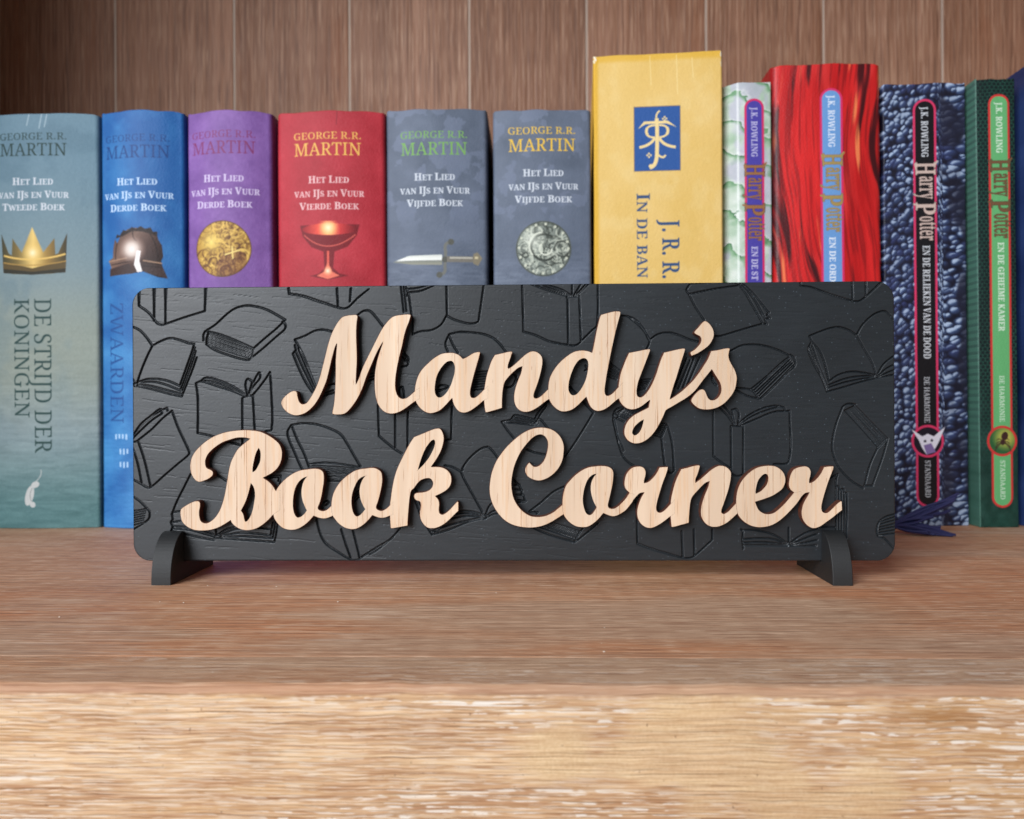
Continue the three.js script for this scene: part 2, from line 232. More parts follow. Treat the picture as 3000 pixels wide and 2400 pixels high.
const LETTERS = {
  first: [
    ['M', FA, '250,1185 300,1172 335,1190 345,1245 372,1330 415,1360 470,1340 540,1240 600,1125 650,990 690,840 730,680 770,520 820,370 880,250 945,160 985,130 1040,115 1100,108 1165,105 1188,125 1180,200 1172,300 1172,450 1178,600 1180,750 1172,900 1163,1082! 1200,1000 1250,860 1310,730 1380,590 1460,430 1530,300 1600,205 1660,145 1720,118 1800,105 1880,98 1930,105 1932,135 1905,220 1870,310 1840,420 1815,540 1785,660 1755,790 1735,900 1722,1000 1718,1100 1728,1180 1755,1245 1800,1280 1850,1280 1900,1255 1985,1180 2060,1120! 2060,1290! 1995,1325 1930,1370 1850,1430 1770,1475 1690,1498 1620,1495 1550,1465 1490,1400 1450,1310 1428,1190 1422,1050 1430,900 1455,760 1490,640 1542,490! 1490,580 1440,680 1380,820 1320,960 1260,1130 1200,1260 1130,1370 1060,1455 1000,1500 920,1512 850,1508 830,1495 832,1460 850,1370 862,1250 870,1100 875,900 876,750 885,620 895,512! 870,570 840,680 810,800 780,930 750,1040 710,1140 660,1250 600,1350 530,1430 450,1490 350,1522 280,1518 200,1480 140,1420 113,1360 120,1310 160,1255 205,1215'],
    ['a', FB, '620,352 700,350 760,368 800,390 845,435! 900,410 960,372 1010,348 1075,338 1088,350 1080,390 1050,500 1020,600 990,710 965,810 950,890 952,950 970,980 1010,980 1060,945 1140,865 1200,810! 1200,1000! 1135,1030 1080,1075 1010,1130 940,1175 870,1198 810,1190 760,1155 720,1095 700,1040 692,995! 650,1040 590,1105 520,1165 450,1195 380,1205 310,1185 250,1140 205,1085 180,1035 168,960 165,890 172,820 190,740 225,650 280,570 350,500 430,430 510,380 570,358', '690,462 720,490 738,550 735,630 715,710 685,800 645,880 595,945 540,985 490,985 455,945 440,880 445,800 460,710 490,630 540,550 600,485 645,462'],
    ['n', FB, '1290,380! 1400,355 1470,338 1530,333 1541,350 1530,380 1505,455 1485,510 1478,555 1485,572! 1530,545 1600,485 1680,410 1750,355 1810,330 1870,335 1920,365 1955,410 1965,480 1955,560 1935,650 1910,740 1880,830 1850,910 1840,960 1850,985 1880,990 1930,965 1985,915 2050,850 2110,790! 2110,980! 2050,1010 1990,1050 1920,1105 1850,1150 1780,1180 1720,1188 1660,1175 1610,1140 1575,1085 1560,1020 1560,940 1575,860 1600,780 1630,700 1655,640 1675,548! 1620,570 1560,620 1500,680 1440,755 1420,810 1405,900 1398,1000 1396,1130! 1300,1160 1180,1193 1158,1190! 1145,1120 1138,1030 1138,900 1150,800 1175,670 1205,570 1240,470'],
    ['d', FC, '960,105! 1050,80 1130,60 1200,55 1235,65 1236,100 1220,160 1195,250 1165,370 1140,480 1115,600 1090,720 1065,850 1045,960 1030,1060 1018,1150 1022,1210 1045,1240 1080,1235 1130,1200 1200,1125 1270,1050! 1270,1260! 1200,1295 1150,1335 1080,1395 1010,1440 930,1462 870,1450 820,1410 785,1350 765,1295 755,1265! 710,1310 640,1380 560,1440 470,1468 400,1465 340,1435 285,1385 250,1335 230,1290 218,1220 218,1130 225,1060 245,980 285,900 340,820 410,745 490,680 570,630 650,608 720,605 790,618 835,635! 850,570 870,470 895,340 920,230 940,150', '735,710 770,730 790,780 790,850 778,930 755,1020 715,1110 670,1180 615,1235 560,1245 520,1215 498,1160 500,1080 515,1000 545,910 585,820 640,745 690,715'],
    ['y', FD, '298,495! 400,475 500,455 580,442 600,450 597,475 570,550 540,630 505,720 470,810 440,890 420,970 412,1040 420,1095 450,1118 490,1108 540,1060 590,990 640,890 680,790 715,680 750,580 790,490! 880,470 980,447 1060,433 1090,440 1085,480 1060,560 1030,650 1000,750 970,850 935,950 905,1050 878,1145! 950,1100 1050,1025 1130,950 1200,880 1270,790 1340,690! 1405,805! 1370,850 1310,930 1250,1010 1180,1080 1100,1140 1000,1200 900,1260 825,1305 790,1380 740,1480 690,1570 630,1650 560,1715 480,1760 400,1775 330,1760 270,1715 235,1650 232,1580 255,1500 300,1430 370,1370 450,1325 520,1290 573,1262! 580,1220 592,1165! 540,1205 480,1250 410,1285 340,1297 270,1280 210,1235 170,1180 155,1130 150,1050 150,960 165,860 185,770 215,690 250,600', '520,1420! 495,1530 465,1600 425,1645 380,1665 345,1640 340,1600 365,1540 410,1490 460,1450'],
    ['apostrophe', FD, '1370,48 1420,75 1465,130 1492,190 1495,260 1470,330 1420,400 1350,455 1270,505 1180,545! 1165,520 1158,487! 1220,450 1270,400 1305,350 1312,300 1290,265 1240,240 1215,215 1225,190 1270,140 1330,70'],
    ['s', FD, '1450,470! 1550,455 1640,435 1705,430 1718,445 1708,490 1702,540 1715,600 1745,660 1780,720 1805,780 1818,850 1812,920 1795,1000 1755,1080 1700,1150 1640,1210 1560,1260 1470,1290 1380,1298 1290,1285 1220,1240 1180,1195 1170,1165 1195,1115 1250,1050 1300,1012 1340,1008 1370,1030 1390,1075 1415,1130 1450,1158 1500,1155 1550,1120 1585,1060 1592,990 1575,920 1540,860 1505,805 1463,735! 1420,790 1352,872! 1290,763! 1330,700 1400,590 1435,510'],
  ],
  second: [
    ['B', FE, '1000,142 1130,145 1260,165 1370,215 1460,275 1530,345 1562,430 1565,510 1545,600 1500,680 1430,745 1350,790 1300,815! 1370,860 1430,920 1478,995! 1540,980! 1540,1270! 1437,1340 1380,1400 1300,1470 1200,1530 1080,1555 980,1540 900,1495 855,1450 840,1415! 770,1460 680,1510 580,1545 450,1560 330,1550 230,1505 160,1435 135,1350 135,1275 150,1245 230,1190 310,1150 380,1138 412,1160 415,1220 402,1290 408,1370 435,1430 490,1450 550,1430 620,1370 680,1280 720,1180 750,1070 772,960 790,850 815,700 840,600 880,510 940,410 1010,345 1108,268! 1040,255 940,255 840,280 720,325 610,400 530,480 492,560 490,630 510,675 570,705 595,735 590,780 540,825 460,862 400,875 350,855 305,800 278,730 270,650 285,550 330,460 410,370 520,280 640,215 800,165', '1235,380! 1262,430 1270,500 1260,590 1225,670 1190,720 1145,750! 1140,700 1150,620 1170,530 1195,450', '1120,875! 1160,920 1185,990 1190,1080 1175,1180 1155,1280 1120,1370 1075,1430 1040,1440! 1025,1400 1010,1330 975,1275! 1000,1230 1040,1150 1075,1050 1100,960'],
    ['o', FF, '500,690 590,682 660,695 705,735 718,800 715,880 700,970 685,1060 660,1160 632,1235 645,1262 700,1278 750,1262 820,1200 870,1150! 870,1335! 830,1355 770,1380 710,1390 640,1380 570,1352! 500,1430 420,1495 330,1540 240,1550 150,1530 80,1480 20,1400 0,1340 -10,1250 0,1120 40,990 100,900 180,820 280,750 380,708', '500,783! 440,860 412,950 405,1040 420,1130 450,1210 482,1275! 440,1330 390,1370 340,1380 300,1340 275,1260 270,1160 280,1050 310,940 360,860 420,810'],
    ['o', FF, '1310,678 1400,670 1470,690 1520,735 1535,800 1535,880 1520,970 1500,1060 1475,1150 1450,1225 1465,1255 1520,1275 1580,1250 1640,1195 1690,1140! 1690,1330! 1630,1355 1560,1378 1490,1378 1395,1345! 1330,1420 1250,1490 1160,1535 1080,1538 1000,1515 920,1460 860,1390 830,1340 815,1240 820,1130 845,1030 890,940 950,860 1040,780 1140,715 1220,690', '1322,773! 1265,840 1230,930 1222,1020 1235,1110 1265,1190 1303,1255! 1260,1310 1210,1355 1165,1362 1125,1320 1100,1240 1092,1140 1105,1030 1140,930 1190,840 1250,795'],
    ['k', FG, '635,240! 760,190 880,140 960,118 1005,125 1040,175 1058,250 1050,330 1020,430 980,510 930,590 880,660! 960,658 1040,670 1110,710 1155,775 1165,850 1150,920 1105,980 1030,1030 940,1072! 980,1120 995,1180 990,1260 1000,1310 1035,1328 1090,1300 1150,1245 1200,1190 1245,1145 1263,1155! 1263,1280! 1220,1320 1150,1390 1070,1460 980,1510 900,1528 820,1515 760,1460 725,1390 715,1310 725,1240 728,1190 715,1150 670,1135 635,1095 638,1050 670,1025 760,1015 830,995 880,955 900,900 885,850 850,825 790,830 730,855 680,905 640,960 600,1000 585,1060 570,1180 560,1300 553,1400 550,1490! 460,1505 330,1528 305,1522! 300,1440 295,1340 295,1200 310,1080 330,940 360,800 400,680 460,550 530,410 590,305', '920,272 938,300 935,360 905,440 850,540 780,630 720,690 678,728! 700,640 735,530 780,420 830,340 880,285'],
  ],
  third: [
    ['C', FH, '850,107 950,110 1050,140 1130,200 1185,280 1210,370 1208,460 1195,550 1160,640 1105,720 1030,790 940,840 850,858 770,840 700,800 668,750 660,700 680,645 725,598 745,620 790,655 840,650 890,615 935,550 965,460 980,370 975,300 940,240 890,212 830,220 760,265 690,340 620,430 570,520 520,640 490,760 475,880 480,980 500,1080 540,1170 600,1250 670,1310 750,1350 850,1360 950,1345 1050,1300 1120,1245 1190,1185 1240,1130! 1250,1305! 1190,1340 1120,1385 1020,1445 900,1495 760,1518 600,1508 480,1475 390,1425 300,1340 220,1220 175,1100 160,980 170,850 195,730 250,590 320,480 410,370 510,275 620,190 740,130'],
    ['o', FH, '1640,650 1740,643 1830,655 1885,690 1905,740 1903,830 1890,930 1870,1020 1850,1110 1830,1200 1845,1235 1900,1245 1960,1215 2030,1150 2090,1080 2122,1025! 2200,1040! 2180,1145! 2085,1265 2000,1325 1920,1358 1850,1350 1762,1315! 1700,1390 1620,1460 1540,1505 1460,1512 1380,1500 1300,1455 1235,1390 1200,1330 1185,1250 1185,1120 1200,1020 1235,920 1290,850 1370,770 1470,700 1560,662', '1688,748! 1640,800 1605,870 1592,950 1600,1040 1630,1140 1675,1230! 1640,1290 1600,1335 1555,1345 1510,1310 1480,1230 1465,1130 1475,1020 1500,920 1540,830 1610,765'],
    ['r', FI, '560,652 620,655 660,680 682,730 678,790 662,850 660,885! 710,870 770,820 830,745 870,665! 930,660 995,658! 990,700 965,780 930,870 900,960 870,1060 845,1150 832,1230 840,1280 870,1300 910,1290 960,1250 1025,1180 1090,1110! 1090,1320! 1020,1365 950,1420 870,1475 780,1518 710,1522 640,1490 585,1430 558,1350 558,1260 575,1190 600,1120 630,1060 655,1023! 600,1035 555,1075 500,1140 460,1190! 410,1080! 445,1025! 400,980 378,930 378,860 400,770 450,700 500,665'],
    ['n', FI, '1175,690! 1260,670 1350,645 1430,635 1443,650 1435,690 1410,770 1385,830 1380,880! 1440,835 1510,775 1590,705 1670,655 1730,640 1800,655 1850,690 1880,740 1880,810 1865,900 1840,1000 1810,1090 1780,1180 1750,1260 1748,1300 1775,1318 1830,1290 1880,1240 1945,1170 2010,1090! 2010,1295! 1965,1325 1900,1385 1820,1450 1730,1495 1640,1510 1560,1490 1500,1440 1460,1370 1450,1290 1460,1200 1485,1110 1515,1030 1545,960 1572,868! 1520,890 1460,945 1400,1010 1340,1080 1318,1130 1305,1210 1295,1320 1288,1450! 1180,1480 1060,1510 1038,1505! 1030,1430 1025,1360 1025,1250 1030,1120 1055,1000 1085,890 1120,800'],
    ['e', FJ, '760,645 850,640 930,655 1000,700 1045,760 1063,830 1055,900 1020,970 960,1020 880,1070 780,1110 640,1155! 660,1210 690,1265 750,1308 820,1320 890,1305 960,1255 1040,1180 1110,1100 1175,1022! 1285,1000! 1285,1088! 1220,1180 1140,1270 1050,1360 950,1440 850,1490 740,1512 650,1510 560,1485 470,1430 410,1365 390,1330 370,1250 362,1150 370,1050 395,950 440,860 500,785 580,715 670,665', '790,752 820,780 825,840 805,910 760,970 710,1015 640,1050! 632,1010 645,930 665,860 700,805 745,762'],
    ['r', FJ, '1280,655 1340,650 1390,670 1418,720 1415,780 1400,840 1398,885! 1450,865 1510,810 1560,740 1600,660! 1680,650 1740,648! 1735,690 1705,770 1670,860 1640,950 1610,1050 1585,1140 1570,1220 1578,1280 1610,1303 1650,1300 1720,1240 1780,1180 1838,1138 1855,1150! 1860,1270! 1800,1315 1720,1380 1630,1445 1550,1500 1460,1527 1390,1505 1330,1450 1292,1380 1282,1290 1300,1200 1330,1130 1360,1080 1392,1023! 1340,1035 1300,1070 1245,1148! 1170,1080! 1175,1022! 1130,985 1105,930 1108,860 1125,780 1165,705 1220,670'],
  ],
};

// ------------------------------------------------------------------ the sign
const signBase = at(1503, 1200, Z_BOARD);
const sign = thing('book_corner_sign', "black engraved board sign on two feet with pale wooden script reading Mandy's Book Corner", 'sign', [signBase.x, 0, Z_BOARD]);
{
  // board outline
  const tl = at(388, 1240, Z_BOARD), br = at(2622, 1240, Z_BOARD);
  const x0 = tl.x - signBase.x, x1 = br.x - signBase.x, y1 = at(1500, 833.5, Z_BOARD).y, y0 = at(1500, 1643.5, Z_BOARD).y, R = 0.0056, W = x1 - x0, H = y1 - y0, T = 0.0031;
  // engraving, drawn in board metres on a canvas whose darkness is the depth of the cut
  const K = 9400, cw = Math.ceil(W * K), ch = Math.ceil(H * K), cv = document.createElement('canvas'); cv.width = cw; cv.height = ch;
  const c = cv.getContext('2d'); c.fillStyle = '#000'; c.fillRect(0, 0, cw, ch); c.lineCap = 'round'; c.lineJoin = 'round';
  const px = (v) => [(v.x - signBase.x - x0) * K, (y1 - v.y) * K];
  const cut = (text, f, w = 4.6, tone = 255) => {
    const p = outline(text, f, Z_BOARD, false, 6); c.strokeStyle = `rgb(${tone},${tone},${tone})`; c.lineWidth = w * 0.78; c.beginPath();
    p.forEach((v, i) => { const [x, y] = px(v); i ? c.lineTo(x, y) : c.moveTo(x, y); }); c.stroke();
  };
  const ring = (x, y, rx, ry, f, w = 4) => { let s = ''; for (let k = 0; k <= 12; k++) s += `${(x + rx * Math.cos(k * Math.PI / 6)).toFixed(1)},${(y + ry * Math.sin(k * Math.PI / 6)).toFixed(1)} `; cut(s, f, w); };
  const hatch = (a, b, d, e, n, f, w = 3.4) => { for (let k = 0; k <= n; k++) { const t = k / n; const p = [mix(a[0], d[0], t), mix(a[1], d[1], t)], q = [mix(b[0], e[0], t), mix(b[1], e[1], t)]; cut(`${p[0].toFixed(1)},${p[1].toFixed(1)} ${((p[0] + q[0]) / 2 + rr(-3, 3)).toFixed(1)},${((p[1] + q[1]) / 2 + rr(-2, 2)).toFixed(1)} ${q[0].toFixed(1)},${q[1].toFixed(1)}`, f, w); } };
  // wood pores under the paint
  for (let k = 0; k < 800; k++) { const x = rr(0, cw), y = rr(0, ch), l = rr(15, 110), s = rr(0.02, 0.16); c.strokeStyle = `rgba(255,255,255,${rr(0.04, 0.16)})`; c.lineWidth = rr(0.8, 1.5); c.beginPath(); c.moveTo(x, y); c.quadraticCurveTo(x + l / 2, y + l * s * 0.5 + rr(-2, 2), x + l, y + l * s); c.stroke(); }
  const q = 1.916, G1 = [350, 800, q], G2 = [1100, 800, q], G3 = [1850, 800, q];
  const A = [
    '110,105 110,185! 165,225 215,285 245,292 258,288! 360,252 480,215! 485,85', '195,85 195,268', '260,85 258,285',
    '50,296 110,320 150,360 185,410', '185,410 230,385 285,367 340,378 385,395 420,400', '185,410 160,460 130,530 100,615', '420,400 405,450 380,520 355,590 338,635', '100,615 160,597 220,597 280,610 338,635', '428,440 410,500 385,570 352,660', '434,475 410,545 380,620 350,695', '424,420 408,470 384,545 345,650', '350,695 280,680 200,658 120,640 95,635', '100,620 180,612 250,625 345,662', '100,628 170,635 250,655 348,680', '50,560 75,600 90,625', '50,610 72,622 88,630',
    '480,330 540,290 600,235 650,200 710,185 770,190 830,208 890,240 932,265!', '932,265 880,315 820,365 752,425', '495,330 560,345 640,375 752,425', '480,330 472,350 472,380', '500,335 490,370 490,400', '488,400 530,430 620,465 725,490 740,470 752,425', '725,490 800,430 880,360 930,315 932,290 915,275',
    '430,620 440,700 440,900! 510,915 600,945 690,970', '430,620 455,610 500,620 560,640 640,665 700,690', '460,605 480,590 515,592 560,605 640,640 700,680', '480,605 540,615 620,645 690,685', '690,705 690,970', '750,695 760,890', '695,700 720,692 745,690', '720,690 708,630 718,597 740,605 745,615 725,680', '725,685 750,640 790,590 785,560 770,580 735,650', '745,690 780,650 825,590 845,558!', '845,558 852,640 855,880 820,890',
    '70,935 110,895 180,830 240,790', '105,940 180,880 240,820 295,775! 330,870 390,1000 390,1020 320,1080 250,1140 175,1205 155,1205 120,1185 55,1150', '65,960 100,1060 125,1180', '105,945 140,1050 175,1200', '62,945 85,950 105,942', '75,915 120,850 180,800 230,765 240,790', '80,905 140,840 200,795 265,760 270,775', '62,930 76,910',
    '52,1246 110,1280 160,1330 170,1345 165,1380 130,1410 50,1456',
    '400,1130 360,1210 320,1290 295,1355!', '295,1355 300,1385! 290,1400 300,1425! 290,1450!', '300,1345 345,1338', '300,1400 340,1395', '290,1450 380,1470 470,1490 530,1500', '300,1425 400,1430 480,1450 530,1470', '300,1435 400,1445 530,1480', '560,1465 600,1440 640,1430', '570,1470 650,1440 760,1430 850,1440', '570,1478 680,1460 780,1465 850,1475', '575,1485 700,1480 860,1490', '570,1490 700,1500 870,1512!', '870,1512 880,1470 890,1380 905,1140', '860,1490 870,1440 880,1380', '850,1475 855,1440 862,1400', '830,1140 905,1140', '840,1150 895,1147 893,1170', '545,1470 540,1440 535,1430', '540,1128 600,1168',
    '950,85 955,118! 1030,130 1120,160 1230,195 1265,200 1290,190 1340,140 1400,92', '1222,85 1228,195', '1300,85 1295,160',
    '985,375 1040,355 1100,325 1150,320 1195,330', '985,375 1010,420 1040,480 1070,560 1105,650', '975,455 1010,540 1050,620 1085,670', '990,440 1030,530 1095,660', '1005,425 1050,530 1100,650', '985,405 992,432! 975,452', '1130,680 1200,660', '1140,690 1215,672', '1100,655 1160,632 1210,622', '1340,235 1370,215 1400,212 1420,225 1450,260 1480,300', '1380,575 1425,562', '1385,590 1430,578', '1390,606 1432,596', '1340,520 1370,575',
    '965,855 1030,845 1100,850 1170,870 1240,905 1280,960 1320,1030 1355,1090', '965,855 945,890 950,930 980,1000 1010,1070 1030,1110', '970,865 1000,940 1035,1010 1065,1090', '1065,1075 1150,1066 1250,1075 1350,1092', '1140,1165 1260,1170', '1145,1290 1160,1280 1175,1290 1160,1305',
    '1105,1380 1130,1470 1160,1520 1230,1570 1300,1610 1340,1610 1370,1590 1533,1490', '1245,1440 1270,1520 1300,1605', '1310,1440 1330,1520 1350,1605', '1300,1260 1340,1225', '1305,1275 1345,1240', '1310,1290 1350,1255',
  ];
  for (const s of A) cut(s, G1, s.includes('1066') ? 3.6 : 4.8);
  ring(92, 630, 13, 8, G1); ring(551, 1481, 19, 9, G1);
  hatch([500, 340], [752, 428], [490, 400], [732, 478], 8, G1, 3.2); hatch([55, 1340], [150, 1325], [50, 1425], [132, 1402], 6, G1, 3.4);
  hatch([1068, 1082], [1345, 1100], [1068, 1160], [1290, 1170], 8, G1, 3);
  const B = [
    '145,75 160,220', '160,75 175,215', '178,130 184,112 250,103 300,84 330,70', '188,114 205,250 210,345!', '210,345 250,330 320,320 370,290 400,240', '400,65 402,240', '400,240 450,265 530,285 575,275 585,235 610,60', '168,92 240,84 290,70', '172,78 184,112',
    '415,345 470,333 540,335 610,345 660,365 700,400 735,445', '415,345 395,390 395,410 410,445', '415,355 440,410 465,450', '755,560 790,580 775,630 762,640', '720,640 760,640 800,600',
    '825,60 832,330! 900,350 980,385 1080,405 1120,408 1140,400 1160,380 1220,320 1245,295 1250,55', '1080,135 1083,400', '1145,130 1155,385', '1075,135 1145,130', '870,62 980,100 1090,132', '905,62 1020,98 1095,128', '940,60 1040,92 1098,125', '1105,60 1105,125', '1115,128 1150,100 1190,55', '1125,130 1165,95 1200,60', '1120,118 1150,70 1155,58',
    '15,740 20,915! 60,950 110,990 150,1015', '112,790 112,985', '183,780 180,980', '130,690 135,650 150,640 158,660 162,700', '430,750 425,935! 385,940', '150,430 165,455 185,480 180,520 145,525', '140,440 175,470 165,490', '145,470 182,500', '350,640 370,630 410,640 380,655 345,660', '340,672 400,648',
    '710,835 760,825 780,800 820,805 895,825', '710,835 740,880 780,930', '715,838 850,850 890,855', '760,825 840,838 895,850', '775,812 850,828 895,842', '895,825 905,800 950,740 975,715', '910,850 915,815 962,745', '920,820 900,850 912,848', '890,855 920,820 975,880', '1090,640 1120,670 1225,785! 1180,860 1130,940 1085,1005 1060,1032 1048,990', '850,990 900,1010 965,1022', '1180,520 1190,540 1178,548',
    '490,1110 490,1095 530,1040 590,990 630,978 650,990 690,1040', '480,1115 430,1090 390,1082', '480,1115 500,1160 550,1250 602,1345', '605,1358 540,1340 460,1335', '600,1365 520,1350 440,1352', '600,1370 520,1365 430,1378', '600,1378 520,1400 420,1440 320,1470', '320,1470 300,1440 260,1370 225,1280', '310,1455 400,1420 595,1374', '335,1452 360,1440 350,1430', '620,1355 640,1310 665,1285', '625,1365 650,1345 685,1330', '630,1372 660,1356 690,1350', '250,1290 280,1345', '210,1200 235,1230',
    '765,1150 800,1185 810,1195! 815,1210 825,1222! 822,1240 834,1252! 840,1280', '780,1190 810,1190', '785,1215 822,1222', '790,1245 832,1250', '800,1275 842,1283', '795,1290 845,1284', '865,1340 930,1290 1000,1230 1060,1200', '870,1345 912,1345 908,1352',
    '870,1422 950,1460 1040,1490 1120,1510!', '1120,1510 1140,1470 1165,1435', '1125,1510 1200,1450 1250,1405', '140,1435 100,1480 50,1525 5,1560 -30,1580',
    '1375,240 1420,245 1470,270 1510,320 1533,370 1540,378',
  ];
  for (const s of B) cut(s, G2, 4.6);
  ring(612, 1370, 13, 11, G2); hatch([545, 555], [640, 553], [525, 660], [612, 652], 7, G2, 3.4); hatch([900, 1418], [1120, 1496], [980, 1398], [1150, 1452], 6, G2, 3.4);
  hatch([1290, 480], [1390, 560], [1280, 570], [1355, 600], 5, G2, 3); hatch([1345, 790], [1430, 830], [1395, 760], [1500, 800], 8, G2, 3);
  const C = [
    '-10,250 50,300 90,350 105,375!', '105,375 150,345 210,335 270,350 330,375 385,388', '105,375 100,400 82,435',
    '340,52 310,95 325,120! 470,90 605,70', '325,120 360,190 410,265', '470,355 500,355 600,325 740,285', '600,66 640,110 680,180 740,285!', '620,55 680,110 730,170 775,225!', '740,285 765,290! 752,262 782,255! 762,238 775,222', '622,75 680,130 740,240', '612,62 690,145 752,255', '330,60 480,52 600,55', '605,50 620,60',
    '950,30 950,72! 1010,80 1090,110 1180,140 1245,158 1280,158 1310,140 1420,38', '1240,30 1243,155', '1318,30 1316,135',
    '1000,355 1060,330 1120,310 1170,305 1230,325 1265,350', '1265,350 1300,290 1360,235 1410,215 1435,220 1485,278', '1265,350 1310,430 1350,500 1375,570', '1000,355 1015,385 1060,440 1090,520 1110,610', '1008,395 995,430 1030,520 1070,590 1100,668', '1015,405 1050,510 1106,645', '1002,420 1045,520 1102,655', '1110,610 1160,575 1230,555 1300,560 1375,575', '1110,630 1200,595 1290,580 1370,580', '1105,645 1200,615 1300,595 1370,585', '1100,668 1200,640 1300,610 1380,592', '1385,565 1420,510 1490,455', '1390,575 1430,540 1490,508', '1390,585 1440,560 1490,540', '1380,592 1430,580 1490,570',
    '555,440 620,408 690,402 760,412 830,435 890,465', '895,460 915,480 920,520 880,560 800,640 735,700 715,708', '890,470 850,500 750,590 670,655', '590,645 680,660 715,708', '585,655 650,690 715,707',
    '460,765 462,1030! 500,1060 560,1100', '485,745 540,800 575,850', '510,735 555,790 582,850', '560,860 562,1130', '630,865 628,1130', '565,770 590,765 605,790 600,845', '565,775 580,850', '600,850 660,800 740,760 810,745', '605,852 680,805 760,772 830,752', '615,858 700,822 800,782 890,775!', '890,775 885,1060 800,1075', '560,860 630,862', '535,1105 565,1130 600,1142 628,1132 645,1130', '810,745 855,755 865,770',
    '1180,770 1190,750 1220,735 1260,740', '1180,770 1150,850 1130,940 1130,1000 1150,1060 1180,1110 1240,1170 1305,1210', '1440,935 1410,1040 1355,1192!', '1385,980 1340,1080 1310,1195', '1308,1195 1357,1195', '1440,930 1385,985',
    '1118,1150 1160,1130! 1150,1165 1150,1200! 1165,1200 1168,1220! 1190,1215 1195,1235! 1210,1240 1208,1490', '1150,1210 1150,1450', '1165,1225 1165,1460', '1180,1220 1182,1470', '1195,1240 1198,1482', '1060,1425 1150,1430', '1150,1450 1200,1490',
    '618,1440 628,1448! 625,1500 630,1550!', '630,1495 720,1490 800,1495 880,1525', '625,1445 700,1445 800,1470 880,1520', '630,1515 740,1512 880,1527', '630,1530 750,1530 880,1532', '885,1430 885,1520', '890,1520 960,1470 1045,1435', '895,1525 980,1490 1045,1465', '895,1530 980,1515 1045,1500', '895,1532 980,1535 1040,1532',
    '1490,1352 1430,1370 1395,1395 1380,1430 1385,1475 1420,1490 1480,1550',
    '30,1280 35,1520! 100,1545 200,1575 290,1600 330,1600 355,1590 455,1500! 455,1440', '283,1450 290,1600', '352,1440 355,1585',
    '170,930 185,1060 195,1110', '200,855 170,925', '205,860 230,960 240,1110', '195,1110 225,1125 242,1110', '240,645 310,480', '265,650 330,490', '290,645 352,478', '315,630 385,472', '455,580 458,610 480,632',
  ];
  for (const s of C) cut(s, G3, 4.4);
  ring(1381, 582, 9, 7, G3); hatch([880, 482], [688, 660], [914, 515], [730, 700], 4, G3, 4); hatch([1200, 772], [1385, 976], [1258, 744], [1436, 928], 9, G3, 4.2);
  hatch([1402, 1396], [1490, 1368], [1392, 1475], [1490, 1462], 5, G3, 4); hatch([20, 605], [110, 598], [20, 665], [80, 650], 5, G3, 3); hatch([0, 1240], [110, 1290], [0, 1275], [95, 1325], 4, G3, 3);
  hatch([140, 838], [200, 850], [120, 905], [172, 925], 7, G3, 3);
  cut('250,1265 180,1270 120,1300 85,1370 90,1420 120,1560 150,1700 200,1800 230,1880', FD, 4.4); cut('240,1290 190,1330 140,1420', FD, 4); cut('85,1420 140,1425 240,1470', FD, 4); cut('225,0 265,180 315,380 370,520 440,600 515,650', FI, 4.4);

  const img = c.getImageData(0, 0, cw, ch).data;
  const depthAt = (x, y) => { x = clamp(x, 0, cw - 1.001); y = clamp(y, 0, ch - 1.001); const i = Math.floor(x), j = Math.floor(y), u = x - i, v = y - j, g = (a, b) => img[(b * cw + a) * 4]; return (mix(mix(g(i, j), g(i + 1, j), u), mix(g(i, j + 1), g(i + 1, j + 1), u), v)) / 255; };
  // the carved face
  const rows = [], nc = 34, nm = 440, NX = 1400;
  for (let k = 0; k < nc; k++) rows.push(y1 - R * (1 - Math.cos(k / nc * Math.PI / 2)));
  for (let k = 0; k <= nm; k++) rows.push(y1 - R - (H - 2 * R) * k / nm);
  for (let k = nc - 1; k >= 0; k--) rows.push(y0 + R * (1 - Math.cos(k / nc * Math.PI / 2)));
  const NY = rows.length, pos = new Float32Array(NX * NY * 3), uvs = new Float32Array(NX * NY * 2), idx = new Uint32Array((NX - 1) * (NY - 1) * 6), xm = (x0 + x1) / 2;
  for (let j = 0, o = 0; j < NY; j++) {
    const y = rows[j], dy = Math.max(0, R - Math.min(y1 - y, y - y0)), hw = W / 2 - R + Math.sqrt(Math.max(0, R * R - dy * dy));
    for (let i = 0; i < NX; i++, o++) {
      const x = xm + hw * (2 * i / (NX - 1) - 1), rim = i === 0 || i === NX - 1 || j === 0 || j === NY - 1;
      const e = Math.min(hw - Math.abs(x - xm), y1 - y, y - y0), round = e < 0.0005 ? -0.0003 * (1 - Math.sqrt(clamp(1 - (1 - e / 0.0005) ** 2))) : 0;
      const d = depthAt((x - x0) * K, (y1 - y) * K), ripple = 0.000006 * (fbm(x * 90, y * 1500 + x * 60, 3) - 0.5) + 0.00001 * (noise(x * 2600, y * 2600) - 0.5);
      pos[o * 3] = x; pos[o * 3 + 1] = y; pos[o * 3 + 2] = (rim ? -0.0003 : round - 0.0007 * d + ripple); uvs[o * 2] = x; uvs[o * 2 + 1] = y;
    }
  }
  for (let j = 0, o = 0; j < NY - 1; j++) for (let i = 0; i < NX - 1; i++) { const a = j * NX + i, b = a + NX; idx[o++] = a; idx[o++] = b; idx[o++] = a + 1; idx[o++] = b; idx[o++] = b + 1; idx[o++] = a + 1; }
  const face = new THREE.BufferGeometry(); face.setAttribute('position', new THREE.BufferAttribute(pos, 3)); face.setAttribute('uv', new THREE.BufferAttribute(uvs, 2)); face.setIndex(new THREE.BufferAttribute(idx, 1)); face.computeVertexNormals();
  // edge and back
  const rimPts = [];
